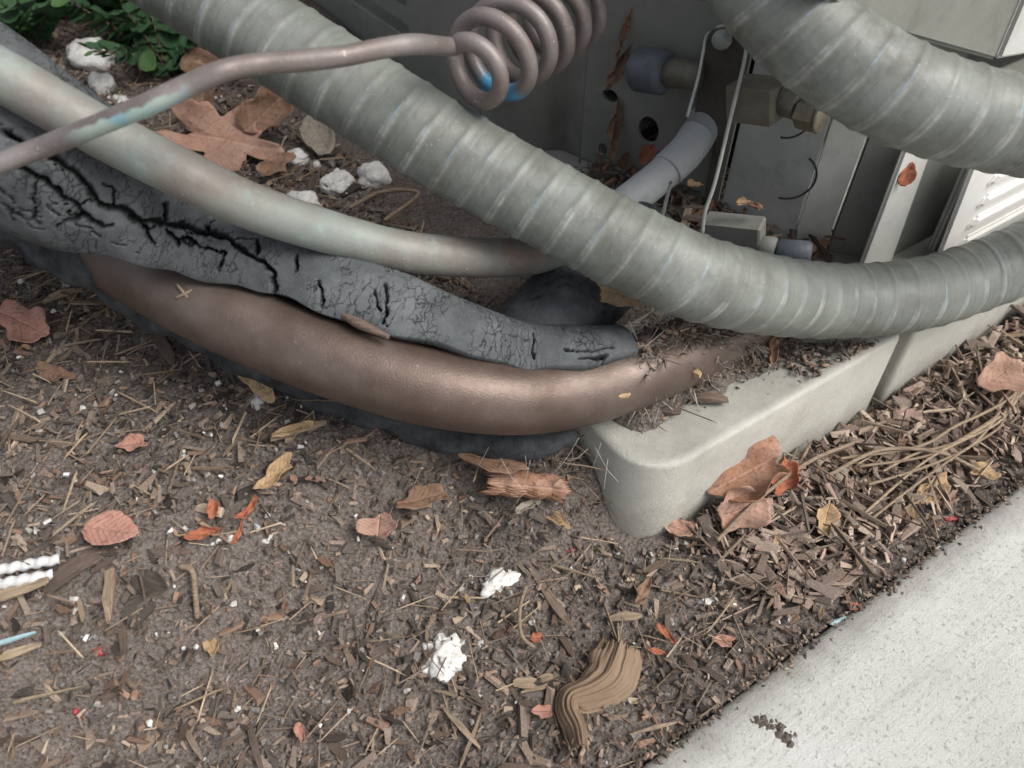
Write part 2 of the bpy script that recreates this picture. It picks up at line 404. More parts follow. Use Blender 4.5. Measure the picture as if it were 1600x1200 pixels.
M = dict(
    soil=m_soil(), litter=m_attr('mulch_litter', .85, 1400, .5), mineral=m_attr('mineral_grains', .5, 1500, .2, spec=.5),
    bark=m_wood('bark_chip', (.16, .115, .09), (.25, .185, .14), (.12, .088, .073)),
    tan=m_wood('pale_wood', (.42, .32, .22), (.33, .25, .18), (.26, .19, .135)),
    dark=m_wood('dark_bark', (.055, .043, .038), (.09, .07, .06), (.07, .06, .055)),
    copper=m_copper_brown(), verd=m_copper_grey(), thin=m_copper_thin(),
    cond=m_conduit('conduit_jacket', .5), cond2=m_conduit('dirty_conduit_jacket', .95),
    foam=m_foam(), foamd=m_foam_dark(), pad=m_pad(), walk=m_walk(),
    cab=m_paint('cabinet_paint', (.17, .172, .15), (.21, .213, .19), (.24, .245, .22)),
    post2=m_paint('bracket_edge_paint', (.3, .3, .27), (.4, .4, .37), (.46, .46, .43)),
    post=m_paint('post_paint', (.34, .345, .32), (.42, .425, .4), (.47, .475, .45)),
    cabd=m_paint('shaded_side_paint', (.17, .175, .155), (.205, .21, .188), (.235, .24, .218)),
    flange=m_paint('bare_flange_paint', (.38, .38, .35), (.5, .5, .47), (.57, .57, .54), dirt=.2),
    white=m_paint('white_louvre_paint', (.62, .61, .57), (.7, .69, .66), (.76, .75, .73), dirt=.15),
    galv=m_paint('grey_box_paint', (.36, .37, .34), (.46, .47, .445), (.54, .55, .53), dirt=.4),
    rust=m_plain('rusty_block', (.2, .175, .135), .7, var=.5, scale=90),
    brass=m_plain('aged_brass', (.24, .21, .15), .5, .5), cap=m_plain('blue_grey_cap', (.11, .125, .15), .5),
    hexa=m_plain('olive_fitting', (.16, .15, .12), .5, .3),
    gpipe=m_paint('grey_painted_pipe', (.33, .345, .35), (.40, .415, .42), (.46, .47, .48), rough=.5, dirt=.15),
    dirtplate=m_plain('dirty_bracket', (.085, .075, .06), .8), screw=m_plain('screw_steel', (.3, .32, .29), .5, .4),
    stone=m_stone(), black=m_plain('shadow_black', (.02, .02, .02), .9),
    wire=m_plain('steel_wire', (.5, .5, .5), .35, .8),
    plastic=m_plain('white_plastic', (.6, .6, .59), .5, var=.35), blue=m_plain('pale_blue_paint', (.35, .5, .55), .6),
    redb=m_plain('red_berry_skin', (.35, .05, .05), .45), web=m_plain('cobweb', (.55, .53, .5), .7),
    clump=m_plain('dirt_clump', (.11, .09, .075), .95, scale=600),
    lf_pink=m_leaf('pinkish_dry_leaf', (.26, .15, .11), (.35, .21, .155), (.41, .275, .215)),
    lf_red=m_leaf('terracotta_dry_leaf', (.30, .145, .105), (.37, .195, .15), (.42, .26, .21)),
    lf_brown=m_leaf('brown_dry_leaf', (.14, .085, .055), (.23, .14, .095), (.32, .21, .15)),
    lf_tan=m_leaf('tan_dry_leaf', (.28, .18, .1), (.38, .26, .15), (.46, .33, .2)),
    lf_grey=m_leaf('grey_dry_leaf', (.2, .165, .13), (.27, .235, .19), (.33, .29, .25)),
    lf_orange=m_leaf('orange_dry_leaf', (.26, .085, .045), (.36, .13, .075), (.40, .19, .12)),
    lf_mix=m_leaf('curled_oak_leaf', (.2, .095, .055), (.29, .16, .105), (.36, .24, .19)),
    gr1=m_leaf('dark_green_leaf', (.03, .075, .03), (.05, .12, .048), (.09, .18, .08), rough=.4),
    gr2=m_leaf('bright_green_leaf', (.06, .14, .04), (.1, .2, .06), (.16, .26, .1), rough=.4),
)

# ------------------------------------------------------------------ ground
def axis(lo, hi, step, far):
    a = list(np.arange(lo, hi, step)); d = step; x = a[-1]
    while x < far: d *= 1.35; x += d; a.append(x)
    d = step; x = lo; pre = []
    while x > -far: d *= 1.35; x -= d; pre.append(x)
    return np.array(pre[::-1] + a)
xs, ys = axis(-.5, .5, .0028, 40), axis(.02, .85, .0028, 40)
X, Y = np.meshgrid(xs, ys, indexing='ij'); Z = gh(X, Y)
fine = np.array([noise.noise((x*230, y*230, 0)) + .5*noise.noise((x*520, y*520, 3)) for x, y in zip(X.ravel(), Y.ravel())]).reshape(X.shape)
S_, T_ = st(X, Y); Z = Z + (fine*.0015+np.abs(fine)**1.5*.0012)*(T_ > .044)
n, m_ = X.shape; i, j = np.meshgrid(np.arange(n-1), np.arange(m_-1), indexing='ij')
Fq = np.stack([i*m_+j, (i+1)*m_+j, (i+1)*m_+j+1, i*m_+j+1], -1).reshape(-1, 4)
g = link('ground', mesh('ground', np.stack([X, Y, Z], -1).reshape(-1, 3), Fq, M['soil'])); tag(g, kind='structure')

# sidewalk slab: local x runs along its edge, y away towards the unit
def slab(name, x0, x1, y0, y1, z0, z1, bev, mat, seg=4, kind=None, parent=None, sub=0):
    bm = bmesh.new(); bmesh.ops.create_cube(bm, size=1)
    for v in bm.verts: v.co = ((x0+x1)/2+v.co.x*(x1-x0), (y0+y1)/2+v.co.y*(y1-y0), (z0+z1)/2+v.co.z*(z1-z0))
    bmesh.ops.bevel(bm, geom=bm.edges[:], offset=bev, segments=seg, affect='EDGES', profile=.6)
    for f in bm.faces: f.smooth = True
    me = bpy.data.meshes.new(name); bm.to_mesh(me); bm.free(); me.materials.append(mat)
    o = link(name, me, parent, rot=(0, 0, math.radians(33)))
    return o
sw = slab('sidewalk', -1.5, 2.5, -1.6, .042, -.09, .0035, .004, M['walk']); tag(sw, kind='structure')
# continuation of the walk edge roughness: fine dirt bonded on it comes with the litter below

# ------------------------------------------------------------------ equipment pad (two cast slabs), drafted sides and rounded corners
def padslab(name, s0, s1, t0, t1, h, rc, draft, rr):
    prof = [(0, -.03), (0, h-rr)] + [(rr*(1-math.cos(a)), h-rr+rr*math.sin(a)) for a in np.linspace(.3, math.pi/2, 6)]
    ring = []; cs = [(s1, t1, 0, .006), (s0, t1, 90, rc), (s0, t0, 180, rc), (s1, t0, 270, .005)]
    V = []; nr = 0
    for d, z in prof:
        d2 = d + draft*max(0, z)/h; row = []
        for (cx, cy, a0, r) in cs:
            sx = -1 if cx == s1 else 1; sy = -1 if cy == t1 else 1
            cxx, cyy = cx+sx*r, cy+sy*r; re = max(r-d2, .0008)
            if re == .0008: cxx, cyy = cx+sx*(d2+re), cy+sy*(d2+re)
            for k in range(9):
                a = math.radians(a0+k*90/8); row.append((cxx+re*math.cos(a), cyy+re*math.sin(a), z))
        V += row; nr = len(row)
    Fc = []
    for a in range(len(prof)-1):
        for k in range(nr):
            k2 = (k+1) % nr; Fc.append((a*nr+k, a*nr+k2, (a+1)*nr+k2, (a+1)*nr+k))
    Fc.append(tuple((len(prof)-1)*nr+k for k in range(nr)))
    Vw = [W(*v[:2], v[2]) for v in V]
    me = mesh(name, np.array(Vw), Fc, M['pad']); me.polygons[-1].use_smooth = False
    return link(name, me)
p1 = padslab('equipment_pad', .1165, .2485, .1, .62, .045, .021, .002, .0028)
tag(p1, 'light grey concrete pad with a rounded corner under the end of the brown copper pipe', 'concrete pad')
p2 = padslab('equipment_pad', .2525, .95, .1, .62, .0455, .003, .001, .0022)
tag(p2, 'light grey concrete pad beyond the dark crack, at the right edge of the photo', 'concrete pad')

# ------------------------------------------------------------------ air conditioner cabinet
ac = empty('air_conditioner', 'grey green outdoor air conditioner cabinet standing on the concrete pads', 'air conditioner', W(.4, .4, .0455))
def adopt(o, root):
    o.parent = root; o.matrix_parent_inverse = root.matrix_basis.inverted() if root.parent is None else root.matrix_basis.inverted()
    return o
def acp(name, pts, thick, mat, **kw):
    o = prism(pts, thick, M[mat] if isinstance(mat, str) else mat, name, **kw)
    o.data.transform(Matrix.Translation(-Vector(ac.location))); o.parent = ac; return o
Z0, ZT = .046, .36
def wallpts(a, b, z0=Z0, z1=ZT): return [W(*a, z0), W(*b, z0), W(*b, z1), W(*a, z1)]
# left face with long ventilation slots
aL, bL = (.164, .62), (.188, .319)
hol = []
base = W(*bL, 0); dirL = (W(*aL)-W(*bL)); LL = np.linalg.norm(dirL); dirL /= LL; upv = np.array([0, 0, 1.0])
ne = PP(640, 52, aL, bL); n0 = float(np.dot(ne-base, dirL))
for r in range(6):
    for c in range(2):
        cc = base + dirL*(n0+.034+c*.082) + upv*(ne[2]+(r-.0)*.0165)
        a = .03; b = .0042; pts = []
        for k in range(9): t_ = math.pi/2+math.pi*k/8; pts.append(cc+dirL*(-a+b*math.cos(t_))+upv*(b*math.sin(t_)))
        for k in range(9): t_ = -math.pi/2+math.pi*k/8; pts.append(cc+dirL*(a+b*math.cos(t_))+upv*(b*math.sin(t_)))
        hol.append(pts)
acp('slotted_panel', wallpts(aL, bL), .0015, 'cab', holes=hol)
# rounded corner and deep panel with holes
cr = [(.188, .318), (.1885, .306), (.1905, .296), (.1945, .288), (.200, .2835), (.206, .2822), (.2105, .279), (.2125, .273), (.2135, .2685)]
V = []; Fc = []
for k, p in enumerate(cr): V += [W(*p, Z0)-ac.location, W(*p, ZT)-ac.location]
for k in range(len(cr)-1): Fc.append((2*k, 2*k+2, 2*k+3, 2*k+1))
o = link('corner_post', mesh('corner_post', np.array(V), Fc, M['post']), ac); sm = o.modifiers.new('s', 'SOLIDIFY'); sm.thickness = .0015
aW, bW = (.2135, .268), (.238, .199)
def ph(px, py, rx, ry, a=aW, b=bW):
    c = PP(px, py, a, b); d = W(*b)-W(*a); d /= np.linalg.norm(d); return ellipse_hole(c, d, upv, rx, ry)
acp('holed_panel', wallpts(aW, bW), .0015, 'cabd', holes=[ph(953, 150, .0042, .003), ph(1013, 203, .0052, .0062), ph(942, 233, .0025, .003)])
# unseen cabinet body, its overhang added to shade the valve recess
def box_st(name, s0, s1, t0, t1, z0, z1, mat, bev=.0015):
    bm = bmesh.new(); bmesh.ops.create_cube(bm, size=1)
    for v in bm.verts:
        p = W((s0+s1)/2+v.co.x*(s1-s0), (t0+t1)/2+v.co.y*(t1-t0), (z0+z1)/2+v.co.z*(z1-z0)); v.co = p-ac.location
    if bev: bmesh.ops.bevel(bm, geom=bm.edges[:], offset=bev, segments=2, affect='EDGES')
    me = bpy.data.meshes.new(name); bm.to_mesh(me); bm.free(); me.materials.append(M[mat])
    return link(name, me, ac)
box_st('cabinet_shade_overhang', .222, .95, .1365, .62, .172, .42, 'cab')
box_st('inner_shade_box', .262, .93, .21, .6, .0475, .155, 'black')  # black box: the unlit inside of the cabinet put into its colour
# knock-out box and dark panel: their lit and shaded tones put into the paint
aK, bK = (.2385, .197), (.2475, .1635)
acp('side_panel', wallpts(aK, bK, Z0, .156), .0015, 'galv', bevel=.0003)
bK2 = (.2575, .153)
acp('knockout_panel', wallpts((.248, .1628), bK2, Z0, .156), .0015, 'flange', bevel=.0003)
for (py0, rr_) in ((185, .008), (275, .0105)):
    c = PP(1232, py0, (.248, .1628), bK2); d = W(*bK2)-W(.248, .1628); d /= np.linalg.norm(d)
    nrm = np.cross(d, upv); nrm = nrm if np.dot(nrm, CAM-c) > 0 else -nrm
    P = [list(c+d*(rr_*math.cos(a))+upv*(rr_*math.sin(a))+nrm*.0002-np.array(ac.location)) for a in np.linspace(-1.7, 1.0, 14)]
    tube_obj('knockout_ring', P, .0008, 6, M['black'], ac, rad=lambda S, A, R: R*0+.0004)
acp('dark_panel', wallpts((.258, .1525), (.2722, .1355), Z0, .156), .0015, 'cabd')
def pxpanel(name, pxs, a, b, thick, mat, **kw): return acp(name, [PP(x, y, a, b) for x, y in pxs], thick, mat, **kw)
FA, FB = (.2, .1335), (.5, .1335)
pxpanel('corner_flange', [(1418, 225), (1456, 238), (1372, 470), (1326, 470)], FA, FB, .002, 'flange')
pxpanel('recess_panel', [(1440, 200), (1545, 240), (1448, 480), (1350, 480)], (.2, .1352), (.5, .1352), .002, 'cab')
pxpanel('thin_flange', [(1530, 225), (1541, 228), (1432, 480), (1418, 480)], (.2, .128), (.5, .128), .003, 'flange')
pxpanel('second_flange', [(1543, 225), (1560, 228), (1450, 480), (1432, 480)], (.2, .1265), (.5, .1265), .003, 'cab')
# white louvred grille
lp = [PP(x, y, (.2, .1215), (.5, .1215)) for x, y in ((1545, 200), (1800, 200), (1800, 500), (1430, 500))]
acp('grille_panel', lp, .002, 'white')
for k in range(6):
    z_ = .050+k*.0105; sL = .300-.0006*k
    q = [W(sL, .1195, z_), W(sL+.004, .1195, z_+.0048), W(.5, .1195, z_+.0048), W(.5, .1195, z_)]
    acp('louvre', q, .004, 'white', bevel=.0014)
# upper right cabinet skirt
US = (.2, .1300), (.6, .1300)
pxpanel('upper_skirt', [(1180, -160), (1280, -6), (1360, 42), (1558, 96), (1625, -40), (1660, -160)], *US, .003, 'cab')
pxpanel('skirt_flange', [(1560, 94), (1600, 87), (1700, 60), (1700, -160), (1668, -160)], (.2, .1285), (.6, .1285), .003, 'flange')
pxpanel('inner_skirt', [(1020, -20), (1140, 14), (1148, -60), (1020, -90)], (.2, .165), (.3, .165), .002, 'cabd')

# service valves, bracket and pipework in the recess
def cyl_px(name, p, q, r, mat, parent=ac, seg=24, chamfer=.12, a0=0):
    A, B = np.array(p), np.array(q); L = np.linalg.norm(B-A); off = np.array(parent.location) if parent is ac else 0
    k = chamfer*r; rows = [list(A+(B-A)*u-off)+[rr] for u, rr in ((0, r-k), (k/L, r), (.5, r), (1-k/L, r), (1, r-k))]
    a = np.linspace(0, 2*math.pi, seg, endpoint=False)+a0
    D = (B-A)/L; e1 = np.cross(D, [0, 0, 1.0]); e1 /= np.linalg.norm(e1); e2 = np.cross(D, e1); V = []
    for x, y, z, rr in rows:
        for t_ in a: V.append(np.array([x, y, z])+e1*rr*math.cos(t_)+e2*rr*math.sin(t_))
    Fc = [(i*seg+j, i*seg+(j+1) % seg, (i+1)*seg+(j+1) % seg, (i+1)*seg+j) for i in range(4) for j in range(seg)]
    Fc += [tuple(range(seg))[::-1], tuple(4*seg+j for j in range(seg))]
    me = mesh(name, np.array(V), Fc, mat, smooth=seg > 10); return link(name, me, parent)
def dW(px, py, off): return PD(px, py, float(np.dot(PP(px, py, aW, bW)-CAM, FWD))-off)
cyl_px('valve_body', dW(1036, 113, .014), dW(1096, 118, .010), .0056, M['hexa'])
cyl_px('valve_cap', dW(994, 108, .013), dW(1042, 114, .015), .0086, M['cap'], chamfer=.2)
cyl_px('brass_body', PD(1148, 152, .292), PD(1222, 160, .280), .0092, M['rust'], seg=4, a0=.785)
cyl_px('brass_neck', PD(1220, 154, .281), PD(1250, 164, .277), .0054, M['hexa'])
cyl_px('hex_nut', PD(1249, 176, .277), PD(1280, 184, .272), .0052, M['brass'], seg=6)
cyl_px('nut_lip', PD(1278, 183, .272), PD(1286, 185, .271), .0054, M['brass'])
cyl_px('lower_valve_body', PD(1100, 356, .305), PD(1192, 366, .295), .0066, M['cab'], seg=4, a0=.785)
cyl_px('lower_neck', PD(1186, 386, .298), PD(1212, 390, .296), .0045, M['cab'])
cyl_px('lower_cap', PD(1212, 394, .296), PD(1268, 398, .292), .005, M['cap'], chamfer=.25)
# bracket: channel with pale edges
bq = [dW(x, y, .004) for x, y, d in ((1102, 70, .318), (1112, 48, .32), (1156, 50, .306), (1167, 76, .302), (1140, 190, .298), (1098, 358, .292), (1090, 358, .294), (1120, 200, .305), (1085, 175, .315))]
c0 = np.mean(bq, 0); u_, s_v, vt = np.linalg.svd(np.array(bq)-c0); nn_ = vt[2]; bq = [p-nn_*np.dot(p-c0, nn_) for p in bq]
acp('valve_bracket', bq, .0015, 'dirtplate', bevel=.0003)
def rod(name, rows, r, mat, parent=None, step=.0015, seg=8, sub=True):
    P = [list(PD(x, y, d)-(np.array(ac.location) if parent is ac else 0)) for x, y, d in rows]
    return tube_obj(name, P, step, seg, M[mat], parent, rad=lambda S, A, R: R*0+r)
rod('bracket_edge', [(1118, 44, .31), (1104, 56, .308), (1099, 80, .306), (1090, 125, .304), (1074, 182, .302)], .0006, 'galv', ac)
rod('bracket_edge', [(1152, 46, .284), (1166, 64, .282), (1162, 100, .281), (1140, 190, .280), (1117, 285, .280), (1102, 330, .281), (1097, 366, .282)], .0007, 'post2', ac)
cyl_px('bracket_screw', PD(1130, 63, .312), PD(1128, 62, .298), .0038, M['screw'])
pl = rod('bracket_plate', [(1115, 44, .309), (1135, 40, .298), (1153, 46, .285)], .0007, 'galv', ac)
# painted pipe with coupling
gp = empty('grey_refrigerant_pipe', 'smooth light grey pipe rising behind the big ribbed conduit to the valve bracket', 'pipe', PD(1000, 300, .33))
def offs(P, root): return [list(np.array(p[:3])-np.array(root.location))+list(p[3:]) for p in P]
rows = [(930, 352, 54), (985, 312, 54), (1040, 268, 53), (1070, 238, 53), (1090, 208, 52.5)]
tube_obj('pipe', offs(pxpath(rows, .0138), gp), .0012, 28, M['gpipe'], gp)
def lump(S, A, R): return R*(1.0+.01*np.sin(A*2+1))
rows2 = [(1041, 267, 56.5), (1072, 237, 56), (1096, 202, 55), (1108, 172, 54), (1114, 152, 51, .0141), (1117, 141, 40, .0113), (1118, 136, 20, .0057)]
tube_obj('coupling_sleeve', offs(pxpath(rows2, .0147), gp), .0008, 28, M['gpipe'], gp)
w1 = rod('steel_wire', [(1048, 285, .305), (1040, 318, .30), (1033, 345, .296)], .0007, 'wire'); tag(w1, 'short thin white wire hanging beside the light grey pipe', 'wire')

# ------------------------------------------------------------------ pipes and conduits
def conduit(name, rows, mat, label):
    def rad(S, A, R):
        ph_ = (S/.0098 + A/(2*math.pi)) % 1.0
        b = np.exp(-((ph_-.16)/.095)**2) - .45*np.exp(-((ph_-.575)/.02)**2)
        wob = np.sin(S*70+1)*.006
        return R*(1+.03*b+wob*np.cos(A+S*20))
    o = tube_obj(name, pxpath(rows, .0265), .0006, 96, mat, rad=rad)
    return tag(o, label, 'conduit')
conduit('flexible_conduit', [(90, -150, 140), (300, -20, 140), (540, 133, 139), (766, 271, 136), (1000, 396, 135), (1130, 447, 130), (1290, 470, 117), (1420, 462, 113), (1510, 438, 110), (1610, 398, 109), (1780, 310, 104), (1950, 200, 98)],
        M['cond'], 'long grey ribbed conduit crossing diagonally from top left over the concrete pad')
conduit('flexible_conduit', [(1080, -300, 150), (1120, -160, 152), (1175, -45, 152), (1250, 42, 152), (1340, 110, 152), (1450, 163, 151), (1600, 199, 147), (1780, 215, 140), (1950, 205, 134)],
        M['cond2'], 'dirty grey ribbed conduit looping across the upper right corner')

copper = [(-160, 240, 92), (-50, 292, 97), (60, 346, 102), (170, 398, 110), (300, 466, 121), (440, 529, 124), (560, 573, 125), (680, 606, 124), (800, 620, 120), (900, 610, 116), (1000, 580, 112), (1080, 545, 108), (1160, 500, 104)]
o = tube_obj('copper_suction_pipe', pxpath(copper, .0245), .001, 64, M['copper'], rad=lambda S, A, R: R*(1+.003*np.sin(S*60+A)))
tag(o, 'thick brown copper pipe sagging out of its split black foam sleeve', 'pipe')
o = tube_obj('copper_liquid_pipe', pxpath([(-180, 40, 84), (-80, 80, 84), (0, 117, 83), (165, 211, 79), (300, 278, 77), (400, 325, 73), (540, 371, 67), (640, 394, 65), (760, 402, 62), (850, 396, 59), (920, 365, 57), (960, 338, 56)], .013), .001, 48, M['verd'],
             rad=lambda S, A, R: R*(1+.012*np.sin(S*75+A*1)+.008*np.sin(S*33)))
tag(o, 'grey green tarnished copper pipe running above the cracked black foam sleeve', 'pipe')

# thin capillary pipe and its coil
lead = [(-140, 318, 36), (0, 255, 36), (70, 229, 36), (135, 203, 37), (236, 161, 38), (300, 131, 38), (352, 110, 38), (405, 100, 37), (470, 95, 36.5), (540, 87, 36), (600, 75, 35), (650, 69, 34)]
P = [p[:3] for p in pxpath(lead, .0055)]
c0 = PD(733, 112, .222); 
axv = RIGHT*.54 + UP*.60 + FWD*.60; axv /= np.linalg.norm(axv)
e1 = UP - axv*np.dot(UP, axv); e1 /= np.linalg.norm(e1); e2 = np.cross(axv, e1)
if np.dot(e2, RIGHT) < 0: e2 = -e2
coil = []; R0 = .0112; pit = .0108; turns = 6.3
for k in range(int(turns*16)):
    a = -.25 + 2*math.pi*k/16; u = k/16
    rr = R0*(.70+.38*min(1, max(0, u-.25)/.8))*(1-.01*u) + .0004*math.sin(u*4)
    coil.append(c0 + axv*(pit*max(0, u-.15) + .0006*math.sin(u*9)) + e1*rr*math.cos(a) + e2*rr*math.sin(a))
tail = [coil[-1]+axv*.02+UP*.01, coil[-1]+axv*.05+UP*.03]
o = tube_obj('capillary_pipe', [list(p) for p in P+coil+tail], .0009, 20, M['thin'], rad=lambda S, A, R: R*0+.0025+.00005*np.sin(S*200), transport=False)
tag(o, 'thin brown copper pipe with blue green stain, wound into a spring coil', 'pipe')

for q_, lab_ in (((276, 444, 298, 470), 'tiny straw lying on the brown copper pipe, one half of a cross'), ((274, 466, 302, 452), 'tiny straw lying across another on the brown copper pipe')):
    z_ = [PD(q_[0], q_[1], .2385), PD((q_[0]+q_[2])/2, (q_[1]+q_[3])/2, .2375), PD(q_[2], q_[3], .2385)]
    tag(tube_obj('straw', [list(p) for p in z_], .001, 6, M['tan'], rad=lambda S, A, R: R*0+.0005), lab_, 'straw')
z_ = [PD(528, 488, .236), PD(560, 505, .2335), PD(608, 527, .2325)]
tag(tube_obj('bark_sliver', [list(p)+[r_] for p, r_ in zip(z_, (.0005, .0016, .0007))], .0008, 8, M['bark']), 'tan bark sliver wedged between the foam sleeve lip and the copper pipe', 'bark sliver')
# foam sleeve: thick open C section, lips follow theta0(u)
sl = [(-170, 95, 300, .050), (-60, 165, 285, .0495), (60, 242, 262, .047), (180, 308, 226, .0425), (300, 366, 192, .038), (440, 427, 170, .0345), (560, 482, 166, .0335), (680, 536, 160, .0325), (800, 574, 150, .0315), (890, 580, 146, .031), (968, 576, 138, .030)]
C, s = smooth_path([list(PD(a, b, F*od/w_)) + [od/2, a] for a, b, w_, od in sl], .00042)
T, E1, E2 = frames(C[:, :3])
if np.dot(E2[len(E2)//2], UP) < 0: E2 = -E2
na = 210; th0 = np.interp(C[:, 4], [-170, 60, 120, 200, 300, 440, 560, 680, 800, 890, 968], np.radians([-110, -100, -78, -52, -40, -28, -16, -2, 4, 6, 20]))
th0 = th0 + .05*np.sin(s*120)+.03*np.sin(s*310+1)
th1 = np.full(len(s), math.radians(215))
jj = np.linspace(0, 1, na); A = th0[:, None] + (th1-th0)[:, None]*jj[None]; 
Rr = C[:, 3][:, None]*np.ones(na)[None]; cr_mask = np.zeros_like(Rr)
Vc = C[:, None, :3] + E1[:, None]*np.cos(A)[..., None]*Rr[..., None] + E2[:, None]*np.sin(A)[..., None]*Rr[..., None]
disp = np.zeros_like(Rr)
nj = int(na*.62)
CR = [(4.5, [(-40, 232), (30, 262), (75, 285), (100, 310), (125, 325), (142, 345), (156, 351)]), (6, [(80, 243), (115, 265), (135, 290), (150, 312), (157, 321), (190, 325), (215, 343), (262, 350), (300, 358)]),
      (4, [(215, 343), (230, 360), (240, 382)]), (2.5, [(135, 338), (102, 345), (86, 356)]), (2.5, [(150, 349), (158, 360), (176, 354)]), (5, [(283, 348), (300, 360), (340, 364), (362, 376), (386, 396), (410, 408), (426, 428), (428, 454)]),
      (2.8, [(262, 362), (274, 375), (278, 386)]), (2.8, [(282, 370), (320, 386), (350, 394), (340, 424)]), (3, [(405, 372), (402, 395)]), (3, [(466, 398), (462, 424)]), (3, [(262, 348), (258, 318)]), (2, [(60, 280), (50, 310), (56, 340)]),
      (2, [(175, 322), (180, 300), (160, 285)]), (2.4, [(330, 365), (325, 350)]), (2.4, [(500, 440), (505, 480)]), (2.2, [(600, 440), (606, 470), (600, 508)]), (2, [(585, 450), (592, 490)]), (3, [(0, 205), (40, 222), (80, 243)]), (2.2, [(10, 320), (20, 345)]),
      (3.4, [(15, 78), (60, 108), (110, 135), (150, 168)]), (2, [(90, 95), (100, 130)]), (2.2, [(880, 545), (925, 550), (955, 540)]), (2, [(905, 560), (950, 556)]), (2, [(830, 520), (835, 560)])]
SEG = np.array([[*a, *b, w_] for w_, pl_ in CR for a, b in zip(pl_[:-1], pl_[1:])], float)
def crackdist(p):
    r_ = p-CAM; dp = r_@FWD; x = 800+F*(r_@RIGHT)/dp; y = 600-F*(r_@UP)/dp
    nv = noise.noise_vector(Vector((x*.06, y*.06, 0))); n2_ = noise.noise_vector(Vector((x*.22, y*.22, 4))); x += nv[0]*6+n2_[0]*2.5; y += nv[1]*6+n2_[1]*2.5
    ax_, ay_, bx, by, w_ = SEG.T; dx, dy = bx-ax_, by-ay_
    t = np.clip(((x-ax_)*dx+(y-ay_)*dy)/(dx*dx+dy*dy), 0, 1)
    return float(np.max(1-np.hypot(x-ax_-t*dx, y-ay_-t*dy)/w_))
for i in range(len(s)):
    big = float(ss(640, 380, C[i, 4])); 
    for j in range(nj):
        p = Vc[i, j]
        wv = noise.noise_vector(p*150)*.0038 + noise.noise_vector(p*420)*.0013
        q = Vector((s[i]*34+0, A[i, j]*Rr[i, j]*75, 0)) + Vector((wv[0]*75, wv[1]*75, 0))
        d = noise.voronoi(q, distance_metric='DISTANCE', exponent=2.5)[0]; e = d[1]-d[0]
        wgt = .5+.5*noise.noise(Vector((s[i]*18, A[i, j]*1.1, 5)))
        wdt = (.006+.05*max(0, wgt-.42))*big
        k = max(0, 1-e/max(wdt, 1e-4)) if wdt > .012 else 0
        q2 = Vector((s[i]*230, A[i, j]*Rr[i, j]*85, 4)) + Vector((wv[0]*240, wv[1]*240, 0))
        d2 = noise.voronoi(q2, distance_metric='DISTANCE', exponent=2.5)[0]; e2_ = d2[1]-d2[0]
        k2 = .55*max(0, 1-e2_/.09)*max(0, min(1, (noise.noise(p*75)-.05)*4))
        k2 = 0; disp[i, j] = -.0036*min(1, k*1.6) + .0003*noise.noise(p*60)
        if math.cos(A[i, j]) > -.15:
            kc = crackdist(p)
            if kc > 0: disp[i, j] -= .0042*min(1, kc*1.7); k = max(k, kc*1.2)
        cr_mask[i, j] = max(min(1, k*1.5), .8*k2)
th_ = .0078
outer = C[:, None, :3] + (E1[:, None]*np.cos(A)[..., None] + E2[:, None]*np.sin(A)[..., None])*(Rr+disp)[..., None]
inner = C[:, None, :3] + (E1[:, None]*np.cos(A)[..., None] + E2[:, None]*np.sin(A)[..., None])*(Rr-th_)[..., None]
lip = (outer[:, 0]+inner[:, 0])/2 - (np.cross(T, E1)*0) 
tang = -(-np.sin(A[:, 0])[:, None]*E1 + np.cos(A[:, 0])[:, None]*E2)
ncol = 2*na+1
G = np.concatenate([outer, inner[:, ::-1], (lip+tang*.0016)[:, None]], 1)
cm = np.concatenate([cr_mask, np.ones_like(cr_mask)*.35, np.full((len(s), 1), .2)], 1)
# rounded end
ns = len(s); i, j = np.meshgrid(np.arange(ns-1), np.arange(ncol), indexing='ij'); j2 = (j+1) % ncol
Fq = np.stack([i*ncol+j, (i+1)*ncol+j, (i+1)*ncol+j2, i*ncol+j2], -1).reshape(-1, 4)
Ve = G.reshape(-1, 3)
k = np.arange(na-1); e0 = (ns-1)*ncol
capq = np.stack([e0+k, e0+2*na-1-k, e0+2*na-2-k, e0+k+1], -1)
uvg = np.stack([np.repeat(s[:, None], ncol, 1), np.concatenate([A*Rr, A[:, ::-1]*Rr, A[:, :1]*Rr[:, :1]], 1)], -1).reshape(-1, 2)
me = mesh('insulation_sleeve', Ve, np.vstack([Fq, capq]), M['foam'], uv=uvg, colors=np.repeat(cm.reshape(-1, 1), 3, 1))
bm = bmesh.new(); bm.from_mesh(me); bmesh.ops.recalc_face_normals(bm, faces=bm.faces); bm.to_mesh(me); bm.free()
slv = empty('insulation_sleeve', 'cracked black foam insulation sleeve split open along the thick copper pipe', 'pipe insulation', PD(500, 450, .25))
me.transform(Matrix.Translation(-slv.location)); link('sleeve', me, slv)
fl = tube_obj('torn_flap', offs(pxpath([(-160, 275, 105, .023), (0, 338, 95, .021), (110, 390, 90, .0198), (215, 456, 84, .0185), (340, 524, 78, .0172), (450, 582, 70, .0155), (560, 634, 62, .0138), (660, 668, 58, .013), (760, 688, 56, .0124), (840, 688, 52, .0114), (895, 674, 44, .0097)], .021), slv), .0012, 40, M['foamd'], slv,
              rad=lambda S, A, R: R*(1+.10*np.sin(S*180+2*A)+.07*np.sin(S*410+A*3)))
s2rows = [(800, 585, 150), (850, 520, 150), (885, 480, 146), (940, 430, 138), (1010, 375, 130)]
V, Fq, uv, cap = tube(pxpath(s2rows, .0335), .0009, 90)
Vn = V.copy(); mk = np.zeros(len(V)); ctr = V.mean(0)
